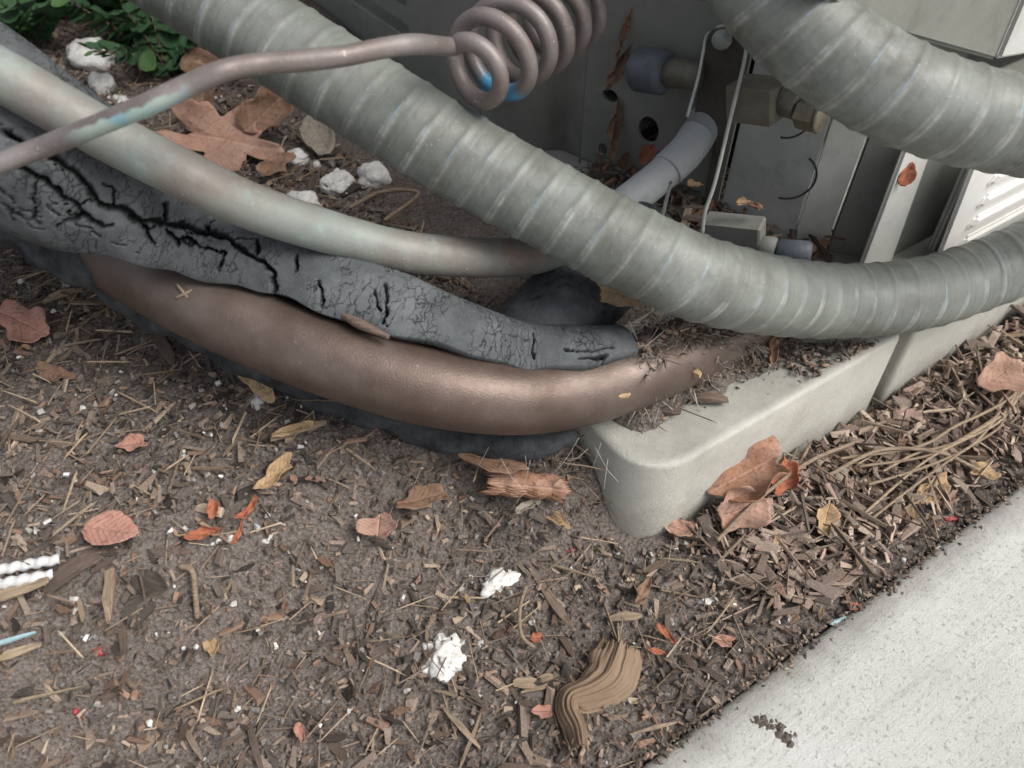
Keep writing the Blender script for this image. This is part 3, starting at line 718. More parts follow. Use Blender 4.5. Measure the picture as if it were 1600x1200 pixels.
for i in range(len(V)-2):
    p = V[i]; d = noise.voronoi(Vector(p)*210+noise.noise_vector(Vector(p)*150)*.9, distance_metric='DISTANCE', exponent=2.5)[0]; e = d[1]-d[0]
    mk[i] = max(0, 1-e/.07)*max(0, min(1, (noise.noise(Vector(p)*50)+.02)*4))
me = mesh('elbow_sleeve', V, Fq, M['foam'], uv=uv, colors=np.repeat(mk[:, None]*.8, 3, 1))
bm = bmesh.new(); bm.from_mesh(me); bm.verts.ensure_lookup_table(); bm.normal_update()
cos = [v.co - v.normal*(mk[v.index]*.0006 - .0007*noise.noise(v.co*70)) for v in bm.verts]
for v, c in zip(bm.verts, cos): v.co = c
for f in cap: bm.faces.new([bm.verts[int(k)] for k in f])
bm.to_mesh(me); bm.free()
tag(link('insulation_elbow', me), 'dark cracked foam sleeve end bending up under the ribbed conduit', 'pipe insulation')

# ------------------------------------------------------------------ leaves
def leaf_mesh(name, kind, L, Wd, curl, twist, wav, mat, seed):
    r = random.Random(seed); nt_, nr_ = 64, 9; V = []; UV = []
    phs = [r.uniform(0, 6.28) for _ in range(4)]
    rag = [r.uniform(.75, 1.05) for _ in range(nt_)]
    for k in range(nr_+1):
        f = k/nr_
        for t in range(nt_):
            a = 2*math.pi*t/nt_
            ca, sa = math.cos(a), math.sin(a)
            if kind == 'oak':
                R = .72 + .2*math.cos(5*a+phs[0]*.1) + .1*math.cos(9*a+phs[1]) + .05*math.sin(17*a)
            elif kind == 'frag':
                R = .8 + .12*math.cos(2*a+phs[0]) + .1*math.cos(3*a+phs[1]) + .09*math.cos(5*a+phs[2]) + .05*(rag[t]-.9)*4
            elif kind == 'round': R = 1 - .12*abs(sa)**.5*0
            else: R = 1 - .25*abs(ca)**6*0 + (.02*math.sin(13*a))
            if kind != 'frag': R *= .97 + .05*(rag[t]-.9)*2
            x, y = f*R*ca, f*R*sa
            if kind in ('oval', 'round'): y *= (1-.35*x*x*(1 if kind == 'oval' else .3)) * (1-.25*x)
            z = wav*(math.sin(x*3.1+phs[2])*math.cos(y*4+phs[3]) + .5*math.sin(x*7+phs[1]+y*5))*f
            X_, Y_ = x*L/2, y*Wd/2
            z = z*L + abs(y)*Wd*.08
            if abs(curl) > .01:
                rad = (Wd/2)/curl; ang = Y_/rad; Y2 = (rad-z)*math.sin(ang); z = rad-(rad-z)*math.cos(ang); Y_ = Y2
            if abs(twist) > .01:
                rad = (L/2)/twist; ang = X_/rad; X2 = (rad-z)*math.sin(ang); z = rad-(rad-z)*math.cos(ang); X_ = X2
            V.append((X_, Y_, z)); UV.append((x, y))
    Fc = []
    for k in range(nr_):
        for t in range(nt_):
            t2 = (t+1) % nt_
            if k == 0:
                Fc.append((t, nt_+t, nt_+t2)) if False else Fc.append((0*nt_+t, nt_+t, nt_+t2, 0*nt_+t2))
            else: Fc.append((k*nt_+t, (k+1)*nt_+t, (k+1)*nt_+t2, k*nt_+t2))
    me = mesh(name, np.array(V), np.array(Fc), mat, uv=np.array(UV))
    bm = bmesh.new(); bm.from_mesh(me); bmesh.ops.remove_doubles(bm, verts=bm.verts, dist=1e-7)
    bmesh.ops.recalc_face_normals(bm, faces=bm.faces); bm.to_mesh(me); bm.free()
    return me
_ls = [100]
def leaf(px, py, kind, lpx, wpx, rz, mat, label, curl=.4, twist=.3, tilt=(0, 0), lift=.002, wav=.05, seed=None, z=None, d=None, cat='leaf', name='dry_leaf', stem=True):
    _ls[0] += 1
    if d == 'W': d = float(np.dot(dW(px, py, .0035)-CAM, FWD))
    p = PD(px, py, d) if d else (PZ(px, py, z) if z is not None else PG(px, py, lift))
    dep = np.dot(np.array(p)-CAM, FWD); L, Wd = lpx*dep/F, wpx*dep/F
    me = leaf_mesh(name, kind, L, Wd, curl, twist, wav, mat, seed or _ls[0])
    o = link(name, me, None, p, (Matrix.Rotation(math.radians(tilt[1]), 3, 'Y') @ Matrix.Rotation(math.radians(tilt[0]), 3, 'X') @ Matrix.Rotation(math.radians(rz), 3, 'Z')).to_euler())
    mo = o.modifiers.new('thickness', 'SOLIDIFY'); mo.thickness = .00016
    return tag(o, label, cat)
Lf = leaf
Lf(345, 218, 'oak', 230, 160, -8, M['lf_pink'], 'broad pinkish brown dry leaf lying flat behind the grey green pipe', curl=.25, twist=.15, lift=.012, tilt=(28, 8))
Lf(418, 172, 'frag', 110, 100, 60, M['lf_brown'], 'brown curled leaf standing upright beside the ribbed conduit', curl=1.0, twist=.5, lift=.018, tilt=(55, 20))
Lf(318, 150, 'frag', 120, 90, 70, M['lf_brown'], 'folded brown leaf under the thin stained pipe', curl=.8, twist=.4, lift=.015, tilt=(50, -10))
Lf(325, 98, 'oval', 90, 55, 10, M['lf_brown'], 'small brown leaf just above the thin stained pipe near the green plants', curl=.5, lift=.012, tilt=(40, 0))
Lf(500, 216, 'oval', 85, 60, -60, M['lf_grey'], 'greyish oval leaf beside the ribbed conduit', curl=.5, lift=.008, tilt=(25, 0))
Lf(430, 262, 'frag', 80, 50, 30, M['lf_brown'], 'ragged brown leaf scrap beside the white stones', curl=.7, lift=.006, tilt=(20, 0))
Lf(38, 505, 'frag', 125, 80, -25, M['lf_red'], 'flat terracotta dry leaf at the left edge below the black flap', curl=.1, twist=.1, lift=.006, tilt=(10, 0))
Lf(85, 585, 'frag', 75, 45, -15, M['lf_brown'], 'dull brown leaf scrap below the terracotta leaf', curl=.4)
Lf(208, 694, 'frag', 55, 42, 20, M['lf_red'], 'small reddish leaf scrap left of the orange curled leaves', curl=.2, lift=.003)
Lf(174, 829, 'oval', 94, 66, -8, M['lf_red'], 'smooth pink terracotta half oval leaf lying on the soil', curl=.12, twist=.08, lift=.004, wav=.01, seed=5)
Lf(318, 836, 'frag', 66, 36, 10, M['lf_orange'], 'small orange red crumpled leaf lying flat', curl=1.3, twist=.8, lift=.005)
Lf(335, 795, 'frag', 40, 34, 80, M['lf_orange'], 'small orange leaf cup standing above the crumpled orange leaf', curl=1.5, twist=.5, lift=.006, tilt=(30, 0))
Lf(388, 800, 'frag', 60, 28, 60, M['lf_orange'], 'twisted orange leaf strip right of the orange cup', curl=1.4, twist=.9, lift=.005)
Lf(372, 838, 'oval', 56, 12, 80, M['lf_orange'], 'narrow curved orange leaf strip beside the white pebbles', curl=1.2, twist=1.0, lift=.004)
Lf(405, 596, 'frag', 80, 56, -50, M['lf_tan'], 'light brown leaf tucked under the thick copper pipe', curl=.3, lift=.01, tilt=(40, 0), seed=22)
Lf(432, 742, 'frag', 90, 50, 55, M['lf_tan'], 'tan curved leaf scrap left of the rolled leaf', curl=.8, lift=.006)
Lf(458, 672, 'oval', 70, 20, 25, M['lf_tan'], 'narrow orange tan sliver of leaf under the copper pipe', curl=.8, lift=.006)
Lf(330, 1010, 'frag', 44, 30, -60, M['lf_tan'], 'small tan triangular leaf scrap on the soil', curl=.3)
Lf(235, 912, 'oval', 72, 40, -20, M['dark'], 'dark grey brown oval chip beside the tan stick', curl=.3, lift=.005, wav=.03, cat='wood chip', name='bark_chip')
Lf(470, 1145, 'oval', 36, 22, -60, M['lf_red'], 'tiny pink curled leaf near the bottom edge', curl=.9, lift=.004)
Lf(848, 1112, 'frag', 36, 30, 0, M['lf_red'], 'small dusty pink leaf chip above the curved bark strip', curl=.2, lift=.004, wav=.02)
Lf(838, 998, 'frag', 24, 24, 0, M['lf_orange'], 'tiny bright orange leaf bit between two white stones', curl=.9, lift=.004)
Lf(1040, 990, 'oval', 44, 12, -50, M['lf_orange'], 'small orange leaf sliver above the curved bark strip', curl=.8, lift=.004)
Lf(1026, 1018, 'oval', 28, 11, -10, M['lf_orange'], 'short rusty leaf sliver just right of the curved bark strip', curl=.6, lift=.004)
Lf(1005, 925, 'frag', 60, 26, 60, M['lf_brown'], 'brown curled leaf left of the white splinter', curl=.9, lift=.005)
A_, B_ = PG(752, 748, .010), PG(886, 762, .009); rn = 80; rm = 40; V = []; ax_ = (B_-A_); LA = np.linalg.norm(ax_); ax_ /= LA
sx = np.cross(ax_, [0, 0, 1.0]); sx /= np.linalg.norm(sx); uz = np.cross(sx, ax_)
for i in range(rn+1):
    a = -2.0+i/rn*5.6; rr = .0052*(1-.055*(a+2)); e0 = random.uniform(0, .003)*(1 if i % 3 else 2); e1_ = random.uniform(0, .003)
    for j in range(rm+1):
        u = j/rm; x = e0+(LA-e0-e1_)*u+.002*math.sin(a*2); wv = 1+.09*math.sin(u*21+a)+.07*noise.noise(Vector((u*9, a*1.5, 0)))
        V.append(A_+ax_*x+sx*rr*wv*math.cos(a)+uz*rr*wv*math.sin(a)*.9)
i, j = np.meshgrid(np.arange(rn), np.arange(rm), indexing='ij'); q_ = rm+1
uvr = np.stack([np.tile(np.linspace(-1, 1, rm+1), rn+1), np.repeat(np.linspace(-1, 1, rn+1), rm+1)], 1)
o = link('dry_leaf', mesh('dry_leaf', np.array(V), np.stack([i*q_+j, (i+1)*q_+j, (i+1)*q_+j+1, i*q_+j+1], -1).reshape(-1, 4), M['lf_mix'], uv=uvr))
o.modifiers.new('thickness', 'SOLIDIFY').thickness = .0003
tag(o, 'orange brown leaf rolled into a tube below the thick copper pipe', 'leaf')
Lf(770, 722, 'oval', 120, 46, -14, M['lf_brown'], 'dark reddish leaf strip behind the rolled leaf', curl=.7, lift=.016, tilt=(20, 0))
Lf(592, 822, 'frag', 50, 80, 80, M['lf_pink'], 'pale pink ragged leaf left of the rolled leaf', curl=.5, lift=.012, tilt=(30, -10), seed=41)
Lf(660, 780, 'frag', 90, 60, 20, M['lf_brown'], 'brown leaf scrap between the pale pink leaf and rolled leaf', curl=.6, lift=.008)
Lf(865, 812, 'oval', 60, 34, -35, M['lf_tan'], 'small rolled tan leaf below the big rolled leaf', curl=1.8, lift=.006)
Lf(825, 792, 'oval', 50, 24, 30, M['lf_grey'], 'pale grey cupped leaf below the big rolled leaf', curl=1.2, lift=.005)
Lf(952, 455, 'frag', 112, 66, -18, M['lf_tan'], 'golden brown leaf caught under the long ribbed conduit', curl=.5, z=.078, tilt=(38, 0), seed=52)
Lf(1168, 738, 'frag', 185, 150, 25, M['lf_mix'], 'big curled oak leaf leaning against the concrete pad', curl=1.7, twist=.55, lift=.017, wav=.07, tilt=(24, -6), seed=61)
Lf(1160, 795, 'frag', 120, 80, 20, M['lf_pink'], 'pale lower lobe of a dry leaf in front of the curled oak leaf', curl=.4, twist=.3, lift=.011, tilt=(45, 5), seed=63)
Lf(1222, 742, 'frag', 86, 66, 75, M['lf_orange'], 'rusty orange leaf folded against the right of the oak leaf', curl=1.5, twist=.5, lift=.012, tilt=(40, 10), seed=64)
Lf(1103, 740, 'frag', 56, 60, 80, M['lf_brown'], 'dark brown leaf tip touching the pad left of the oak leaf', curl=1.0, lift=.012, tilt=(50, -20), seed=65)
Lf(1062, 828, 'frag', 64, 40, -20, M['lf_pink'], 'pinkish leaf scrap under the rounded pad corner', curl=.6, lift=.004)
Lf(1290, 812, 'frag', 60, 50, 70, M['lf_tan'], 'tan dry leaf with a dark tip right of the oak leaf', curl=.6, lift=.007, tilt=(20, 0))
Lf(1212, 858, 'oval', 48, 24, 75, M['lf_tan'], 'small tan seed shaped leaf standing on the soil', curl=.9, lift=.005, tilt=(20, 0))
Lf(1455, 768, 'frag', 80, 52, 30, M['lf_tan'], 'crumpled tan leaf near the sidewalk edge', curl=.9, lift=.006, tilt=(15, 0))
Lf(1562, 585, 'frag', 96, 80, 35, M['lf_pink'], 'pink brown leaf beside the pad at the right edge', curl=.5, lift=.014, tilt=(38, 0), seed=71)
Lf(1535, 740, 'frag', 64, 40, -20, M['lf_tan'], 'yellowish brown leaf scrap near the sidewalk at right', curl=.8, lift=.006)
Lf(1130, 1002+0, 'frag', 44, 26, -10, M['lf_red'], 'reddish brown leaf chip above the sidewalk edge', curl=.5, lift=.003)
Lf(1335, 948, 'frag', 22, 20, 0, M['lf_orange'], 'tiny orange scrap near the middle of the sidewalk edge', curl=.5, lift=.003)
Lf(1185, 538, 'frag', 80, 46, -20, M['lf_tan'], 'crumpled tan leaf on top of the pad beneath the ribbed conduit', curl=1.2, z=.052, tilt=(15, 0), seed=81)
Lf(1208, 548, 'oval', 50, 24, 80, M['lf_mix'], 'small orange leaf standing on the pad beneath the ribbed conduit', curl=1.2, z=.053, tilt=(30, 0))
Lf(1417, 272, 'oval', 40, 30, 80, M['lf_orange'], 'orange dry leaf stuck on the white corner flange', curl=.2, d=.291, tilt=(75, 0), twist=.1)
Lf(1160, 318, 'frag', 34, 22, 20, M['lf_tan'], 'small tan scrap on the lower valve', curl=1, d=.29)
Lf(1180, 324, 'frag', 36, 20, -40, M['lf_mix'], 'small reddish scrap beside the tan scrap on the lower valve', curl=1.2, d=.29)
Lf(1012, 240, 'frag', 40, 36, 50, M['lf_orange'], 'rusty leaf scrap at the foot of the holed panel', curl=.8, d='W', tilt=(50, 0))
Lf(975, 258, 'frag', 44, 30, 80, M['lf_brown'], 'brown leaf scrap hanging on the holed panel', curl=.8, d='W', tilt=(70, 0))
Lf(968, 100, 'oval', 90, 22, 80, M['lf_brown'], 'long curled brown leaf hanging beside the blue grey valve cap', curl=1.4, twist=.4, d='W', tilt=(70, 20))
Lf(975, 50, 'oval', 80, 12, 85, M['lf_brown'], 'narrow brown leaf strand hanging at the top of the holed panel', curl=1.2, twist=.3, d='W', tilt=(70, 10))
Lf(962, 200, 'oval', 110, 20, 85, M['lf_brown'], 'thin brown leaf strand between the two panel holes', curl=1.2, twist=.4, d='W', tilt=(70, 0))
Lf(1085, 290, 'frag', 30, 26, 0, M['lf_tan'], 'pale orange leaf bit in the dark gap beside the bracket', curl=.8, d=.315)

# ------------------------------------------------------------------ stones
def stone(px, py, wpx, hpx, dpx, rz, label, mat='stone', seed=1, rough_=.22, holes=0, lift=0.0, name='white_stone', cat='stone', group=None, tilt=(0, 0)):
    p = PG(px, py, 0); dep = np.dot(np.array(p)-CAM, FWD); k = dep/F
    bm = bmesh.new(); bmesh.ops.create_icosphere(bm, subdivisions=4 if wpx > 20 else 2, radius=1)
    for v in bm.verts:
        c = v.co.copy(); q = c*1.3+Vector((seed*3.1, seed, 0))
        f = 1+rough_*(noise.noise(q)*1.4+noise.noise(q*2.7)*.7+noise.noise(q*6)*.3)
        for ax in (Vector((1, .3, .2)), Vector((-.4, 1, .3)), Vector((.2, -.8, .7)), Vector((-.8, -.3, .6)), Vector((0, .2, 1))):
            a = ax.normalized(); dd = c.dot(a)
            if dd > .72: f *= 1-(dd-.72)*.75
        if holes:
            dv = noise.voronoi(c*2.6+Vector((seed, 0, 0)), distance_metric='DISTANCE', exponent=2.5)[0][0]
            f -= max(0, .42-dv)*holes
        v.co = (c.x*f*wpx*k/2, c.y*f*dpx*k/2, c.z*f*hpx*k/2)
    for f in bm.faces: f.smooth = True
    me = bpy.data.meshes.new(name); bm.to_mesh(me); bm.free(); me.materials.append(M[mat])
    o = link(name, me, None, p+np.array([0, 0, hpx*k*.25+lift]), (math.radians(tilt[0]), math.radians(tilt[1]), math.radians(rz)))
    return tag(o, label, cat, group)
stone(150, 100, 84, 60, 60, -5, 'large white stone left of the green leaves', seed=2)
stone(164, 140, 40, 40, 40, 20, 'smaller white stone touching the large white stone', seed=3)
stone(190, 160, 40, 16, 20, -20, 'thin white stone chip beside the thin stained pipe', seed=4)
stone(466, 252, 42, 30, 34, 10, 'angular white stone beside the greyish oval leaf', seed=5)
stone(526, 294, 54, 40, 46, 30, 'lumpy white stone between two other white stones under the conduit', seed=6, holes=.6)
stone(586, 284, 52, 46, 44, 0, 'rounded white stone closest to the ribbed conduit', seed=7)
stone(476, 318, 54, 30, 36, 0, 'flat white stone partly hidden behind the grey green pipe', seed=8)
stone(495, 260, 16, 14, 16, 0, 'tiny white pebble between the angular and lumpy stones', seed=9)
stone(780, 910, 62, 24, 34, 32, 'flat white stone shard below the rolled leaf', seed=10, rough_=.4)
stone(694, 1028, 72, 26, 84, -15, 'pitted white stone lying on bare soil near the bottom', seed=11, holes=2.4, rough_=.35)
stone(1108, 941, 36, 12, 14, 0, 'small white chip right of the shard beside a yellow bit', seed=12)
stone(1138, 948, 32, 18, 22, -10, 'small pale yellow chip touching a white chip', mat='tan', seed=13, name='wood_bit', cat='wood chip')
stone(1046, 608, 36, 34, 26, 20, 'broken white stone shard on the pad edge by the copper pipe', seed=14, rough_=.5, lift=.0)
bpy.data.objects[-1] if False else None
for k, (x, y, w_, h_) in enumerate(((363, 845, 14, 18), (343, 846, 11, 9), (405, 628, 26, 16), (235, 1130, 13, 12), (749, 1090, 10, 10), (831, 974, 11, 10), (964, 862, 13, 12), (1016, 870, 11, 9), (1055, 858, 10, 8), (1232, 835, 12, 9), (1363, 880, 12, 9), (1411, 878, 11, 9), (1245, 1140, 9, 9), (1130, 855, 10, 8), (620, 1010, 10, 8), (750, 1007, 12, 10), (130, 640, 12, 9), (415, 845, 12, 8))):
    stone(x, y, w_*1.25, h_*1.2, w_, k*40, 'tiny white pebble scattered on the soil', seed=20+k, group='tiny white pebbles on the soil', name='white_pebble', cat='pebble')
stone(1570, 797, 20, 6, 14, -20, 'white paint chip on the sidewalk at right', seed=44, mat='plastic', name='paint_chip', cat='chip')
stone(1312, 971, 34, 4, 12, 20, 'pale blue chip on the sidewalk edge, lower one', seed=45, mat='blue', name='paint_chip', cat='chip')
stone(1475, 858, 26, 4, 12, -10, 'pale blue chip on the sidewalk edge, upper one', seed=46, mat='blue', name='paint_chip', cat='chip')
stone(155, 1018, 24, 18, 20, 0, 'dark red berry on the soil at left', seed=47, mat='redb', name='red_berry', cat='berry')
stone(119, 1112, 10, 10, 10, 0, 'tiny red berry near the lower left', seed=48, mat='redb', name='red_berry', cat='berry')
stone(892, 860, 20, 6, 8, 15, 'small crimson sliver beside the dark twigs', seed=49, mat='redb', name='red_sliver', cat='chip')
stone(1297, 862, 12, 12, 12, 0, 'tiny bright red bit right of the tan seed leaf', seed=50, mat='redb', name='red_berry', cat='berry')
stone(1485, 812, 26, 8, 10, -10, 'small bright red bit near the sidewalk edge', seed=51, mat='redb', name='red_berry', cat='berry')
# crumb of dirt on the sidewalk
V = []; 
cl = empty('dirt_clump', 'dark crumb of dirt lying on the sidewalk', 'dirt clump', PG(1205, 1138))
for k in range(70):
    u = random.random(); q = PG(1178+u*60+random.gauss(0, 7), 1122+u*36+random.gauss(0, 6), .0006)
    bm = bmesh.new(); bmesh.ops.create_icosphere(bm, subdivisions=1, radius=random.uniform(.0005, .0018))
    for v in bm.verts: v.co = v.co*(1+.6*noise.noise(v.co*900+Vector((k, 0, 0))))
    me = bpy.data.meshes.new('crumb'); bm.to_mesh(me); bm.free(); me.materials.append(M['clump'])
    link('crumb', me, cl, Vector(q)-cl.location)

# ------------------------------------------------------------------ wood chips, sticks, needles
def chip_mesh(name, L, Wd, Tk, mat, seed):
    r = random.Random(seed); n_ = 5; V = []
    bend = r.uniform(-.12, .12)
    for k in range(n_):
        u = k/(n_-1)*2-1; wv = Wd/2*(1-.55*abs(u)**2.5)*r.uniform(.8, 1.1); t_ = Tk/2*(1-.4*abs(u)**3)*r.uniform(.8, 1.15)
        zz = bend*L*(u*u-.3); yy = r.uniform(-.1, .1)*Wd
        for (a, b) in ((-1, -1), (1, -1), (1.0, 1), (-1.0, 1)):
            V.append((u*L/2+r.uniform(-.03, .03)*L, yy+a*wv*r.uniform(.85, 1.0), zz+b*t_))
    Fc = [(0, 3, 2, 1), tuple(4*(n_-1)+k for k in range(4))]
    for k in range(n_-1):
        for j in range(4): Fc.append((4*k+j, 4*k+(j+1) % 4, 4*k+4+(j+1) % 4, 4*k+4+j))
    return mesh(name, np.array(V), Fc, mat, smooth=False)
def chip(px, py, L, Wd, ang, mat, label, group=None, tk=.25, name='wood_chip', cat='wood chip', lift=None, tilt=0, z=None, me=None):
    p = PG(px, py, 0) if z is None else PZ(px, py, z); dep = np.dot(np.array(p)-CAM, FWD); k = dep/F
    if me is None: me = chip_mesh(name, L*k, Wd*k, max(Wd*k*tk, .0006), mat, int(px*7+py))
    return tag(link(name, me, None, p+np.array([0, 0, .0012 if lift is None else lift]), (math.radians(random.uniform(-15, 15)), math.radians(tilt), math.radians(ang))), label, cat, group)
chip(120, 896, 100, 34, 48, M['bark'], 'broad brown bark piece left of the upright tan stick', tk=.2, lift=.003)
chip(178, 920, 118, 17, -74, M['tan'], 'pale grey tan stick lying almost upright left of the dark chip', tk=.6, lift=.003)
chip(195, 985, 90, 12, -70, M['bark'], 'thin brown stick continuing below the pale tan stick', tk=.6, lift=.002)
chip(18, 935, 120, 26, 20, M['tan'], 'tan splinter at the left edge below the white plastic', lift=.003)
chip(25, 1030, 90, 16, 18, M['tan'], 'yellowish stick with a blue stick beside it at left edge', lift=.004)
chip(30, 1017, 80, 7, 20, M['blue'], 'thin blue stick lying on the yellowish stick', lift=.007, tk=.8)
chip(260, 555, 80, 20, -55, M['bark'], 'grey brown splinter pointing at the black flap', lift=.004)
chip(100, 470, 60, 14, 30, M['tan'], 'pale splinter above the terracotta leaf', lift=.003)
chip(470, 683, 90, 16, 22, M['tan'], 'light tan splinter under the copper pipe bend', lift=.004)
chip(860, 940, 130, 14, -58, M['bark'], 'long brown stick slanting past the white stone shard', lift=.003)
chip(975, 970, 54, 16, 4, M['tan'], 'short square tan wood piece above the curved bark strip', lift=.003)
chip(820, 1072, 36, 20, 6, M['tan'], 'short yellow tan wood block, left of a pair', lift=.003)
chip(852, 1065, 26, 16, 10, M['tan'], 'short yellow tan wood block, right of a pair', lift=.003)
chip(845, 1078, 64, 8, 14, M['tan'], 'thin tan sliver under the pair of wood blocks', lift=.002)
chip(1215, 930, 76, 9, 48, M['tan'], 'pale splinter above the sidewalk edge, larger of two crossed ones', lift=.003, tk=.6)
chip(1190, 940, 40, 6, 12, M['tan'], 'pale splinter above the sidewalk edge, smaller of two crossed ones', lift=.003)
chip(1020, 1143, 76, 7, 14, M['tan'], 'straight pale stick right of the curved bark strip', lift=.003, tk=.8)
chip(1000, 930, 40, 14, 60, M['bark'], 'brown chip beside the curled brown leaf', lift=.003)
chip(400, 1165, 120, 12, -65, M['bark'], 'brown stick near the bottom edge', lift=.003)
chip(720, 1140, 90, 9, -45, M['tan'], 'yellowish forked stick by the bottom edge, long prong', lift=.003, tk=.8)
chip(735, 1165, 90, 7, 70, M['tan'], 'yellowish forked stick by the bottom edge, short prong', lift=.003, tk=.8)
chip(300, 1155, 80, 10, -50, M['bark'], 'slim bark splinter near the lower left', lift=.002)
chip(1310, 750, 60, 14, 50, M['lf_grey'], 'silver grey splinter right of the oak leaf', lift=.004, tk=.5)
# white ribbed plastic strips at left
for (x, y, lab) in ((45, 882, 'white twisted plastic strip, upper of the two at left edge'), (35, 906, 'white twisted plastic strip, lower of the two at left edge')):
    P = [PG(x-70, y+14, .002), PG(x, y, .003), PG(x+48, y-8, .002)]
    o = tube_obj('plastic_strip', [list(p) for p in P], .0003, 14, M['plastic'], rad=lambda S, A, R: .0016*(1+.16*np.sin(S*2*math.pi/.0035+A)))
    tag(o, lab, 'plastic strip')

# curved bark strip with ribbed grain
cb = [(905, 1170, 26), (900, 1140, 36), (888, 1112, 40), (893, 1092, 44), (925, 1080, 60), (950, 1062, 78), (962, 1035, 84), (968, 1012, 70)]
V = []; nn2 = 61; pth = []; jag = [random.uniform(-1, 1) for _ in range(61)]
cbp, _ = smooth_path([list(PG(x, y, .004))+[w_] for x, y, w_ in cb], .0005)
dr = np.gradient(cbp[:, :3], axis=0); dr[:, 2] = 0; dr /= np.linalg.norm(dr, axis=1)[:, None]; sd_ = np.stack([-dr[:, 1], dr[:, 0], dr[:, 2]*0], 1)
for k in range(len(cbp)):
    dep = np.dot(cbp[k, :3]-CAM, FWD); hw = cbp[k, 3]/2*dep/F
    for j in range(nn2):
        u = j/(nn2-1)*2-1
        z = .0045*(1-u*u) + .0014*noise.noise(Vector((u*5, k*.02, 0))) + .0006*noise.noise(Vector((u*14, k*.03, 5))) + .00035*noise.noise(Vector((u*45, k*.05, 9)))
        V.append(cbp[k, :3]+dr[k]*.0016*jag[j]*(ss(.85, 1, k/len(cbp))+.5*(1-ss(0, .1, k/len(cbp))))+sd_[k]*hw*u*(1+.10*noise.noise(Vector((k*.09, u, 2)))+.05*noise.noise(Vector((k*.4, u*2, 2))))+np.array([0, 0, z]))
nk = len(cbp); i, j = np.meshgrid(np.arange(nk-1), np.arange(nn2-1), indexing='ij')
Fq = np.stack([i*nn2+j, (i+1)*nn2+j, (i+1)*nn2+j+1, i*nn2+j+1], -1).reshape(-1, 4)
uvv = np.stack([np.repeat(np.linspace(0, 1, nk), nn2), np.tile(np.linspace(0, 1, nn2), nk)], 1)
mm = Mt('grained_bark', .8, spec=.2); gg = mm.noise(1, 6, .7, mm.mapped((3, 46, 1), 'UV'))
mm.color(mm.ramp(gg, [(.25, (.15, .1, .068)), (.5, (.21, .148, .1)), (.75, (.27, .2, .145))])).bump(gg, .0004)
o = link('bark_strip', mesh('bark_strip', np.array(V), Fq, mm.m, uv=uvv)); o.modifiers.new('t', 'SOLIDIFY').thickness = .0007
tag(o, 'curved brown strip of grained bark on the soil near the bottom', 'bark strip')

def taken(x, y, pad_=0.0):
    s_, t_ = st(x, y); return (t_ < .0435) or (s_ > .114 and t_ > .098)
def ground_px():                                                         # random point on the visible soil
    while True:
        px, py = random.uniform(-60, 1660), random.uniform(-10, 1260)
        p = PG(px, py)
        if p[1] < 1.2 and not taken(p[0], p[1]): return px, py, p
protos = {}
for mt_ in ('bark', 'tan', 'dark'):
    protos[mt_] = [chip_mesh('wood_chip', 1, random.uniform(.18, .5), random.uniform(.06, .16), M[mt_], 900+k) for k in range(8)]
# individually built chips: the ones that show largest
for k in range(290):
    px, py, p = ground_px()
    mt_ = random.choices(('bark', 'tan', 'dark'), (6, 1.6, 3.5))[0]
    dep = np.dot(p-CAM, FWD); L = random.uniform(16, 42)*dep/F
    o = link('wood_chip', random.choice(protos[mt_]), None, p+np.array([0, 0, random.uniform(.0008, .003)]), (random.uniform(-.35, .35), random.uniform(-.25, .25), random.uniform(0, 6.28)))
    o.scale = (L, L*.75, L*.8)
    tag(o, 'loose splinter of wood mulch lying on the soil', 'wood chip', 'loose mulch chips on the soil')
twp = []
for k in range(10):
    r = random.Random(k); b = r.uniform(-.18, .18); pts = [(-.5, 0, 0), (-.2, b*.5, r.uniform(0, .04)), (.15, b, r.uniform(0, .06)), (.5, b*.3+r.uniform(-.1, .1), 0)]
    V, Fq, uv, cap = tube([list(p) for p in pts], .09, 6, rad=lambda S, A, R: .011*(1.1-.4*S), transport=True)
    twp.append(mesh('twig', V, Fq, M['tan'] if k % 3 == 0 else M['bark'], uv=uv))
def twig_at(p, Lpx, group, label, lift=.003, tilt=.2, thick=1.0):
    dep = np.dot(p-CAM, FWD); L = Lpx*dep/F
    o = link('twig', random.choice(twp), None, p+np.array([0, 0, lift]), (random.uniform(-.3, .3), random.uniform(-tilt, tilt), random.uniform(0, 6.28)))
    o.scale = (L, L, L*.9); tag(o, label, 'twig', group); return o
for k in range(110):
    px, py, p = ground_px(); twig_at(p, random.uniform(22, 74), 'twigs on the soil', 'thin dry twig lying on the mulch')
for k in range(70):                                                      # richer litter between pad and sidewalk, and left of the pad
    s_, t_ = (random.uniform(.16, .34), random.uniform(.05, .097)) if k % 2 else (random.uniform(.03, .112), random.uniform(.09, .2))
    p = W(s_, t_); p[2] = float(gh(p[0], p[1])); twig_at(p, random.uniform(50, 120), 'twigs heaped beside the pad', 'dry twig in the heap beside the concrete pad', lift=.005, tilt=.35)
scr = [leaf_mesh('leaf_scrap', 'frag' if k % 2 else 'oval', 1, random.uniform(.4, .8), random.uniform(.3, 1.3), random.uniform(.1, .9), .06, M[('lf_brown', 'lf_tan', 'lf_grey', 'lf_pink', 'lf_brown', 'lf_mix')[k % 6]], 500+k) for k in range(12)]
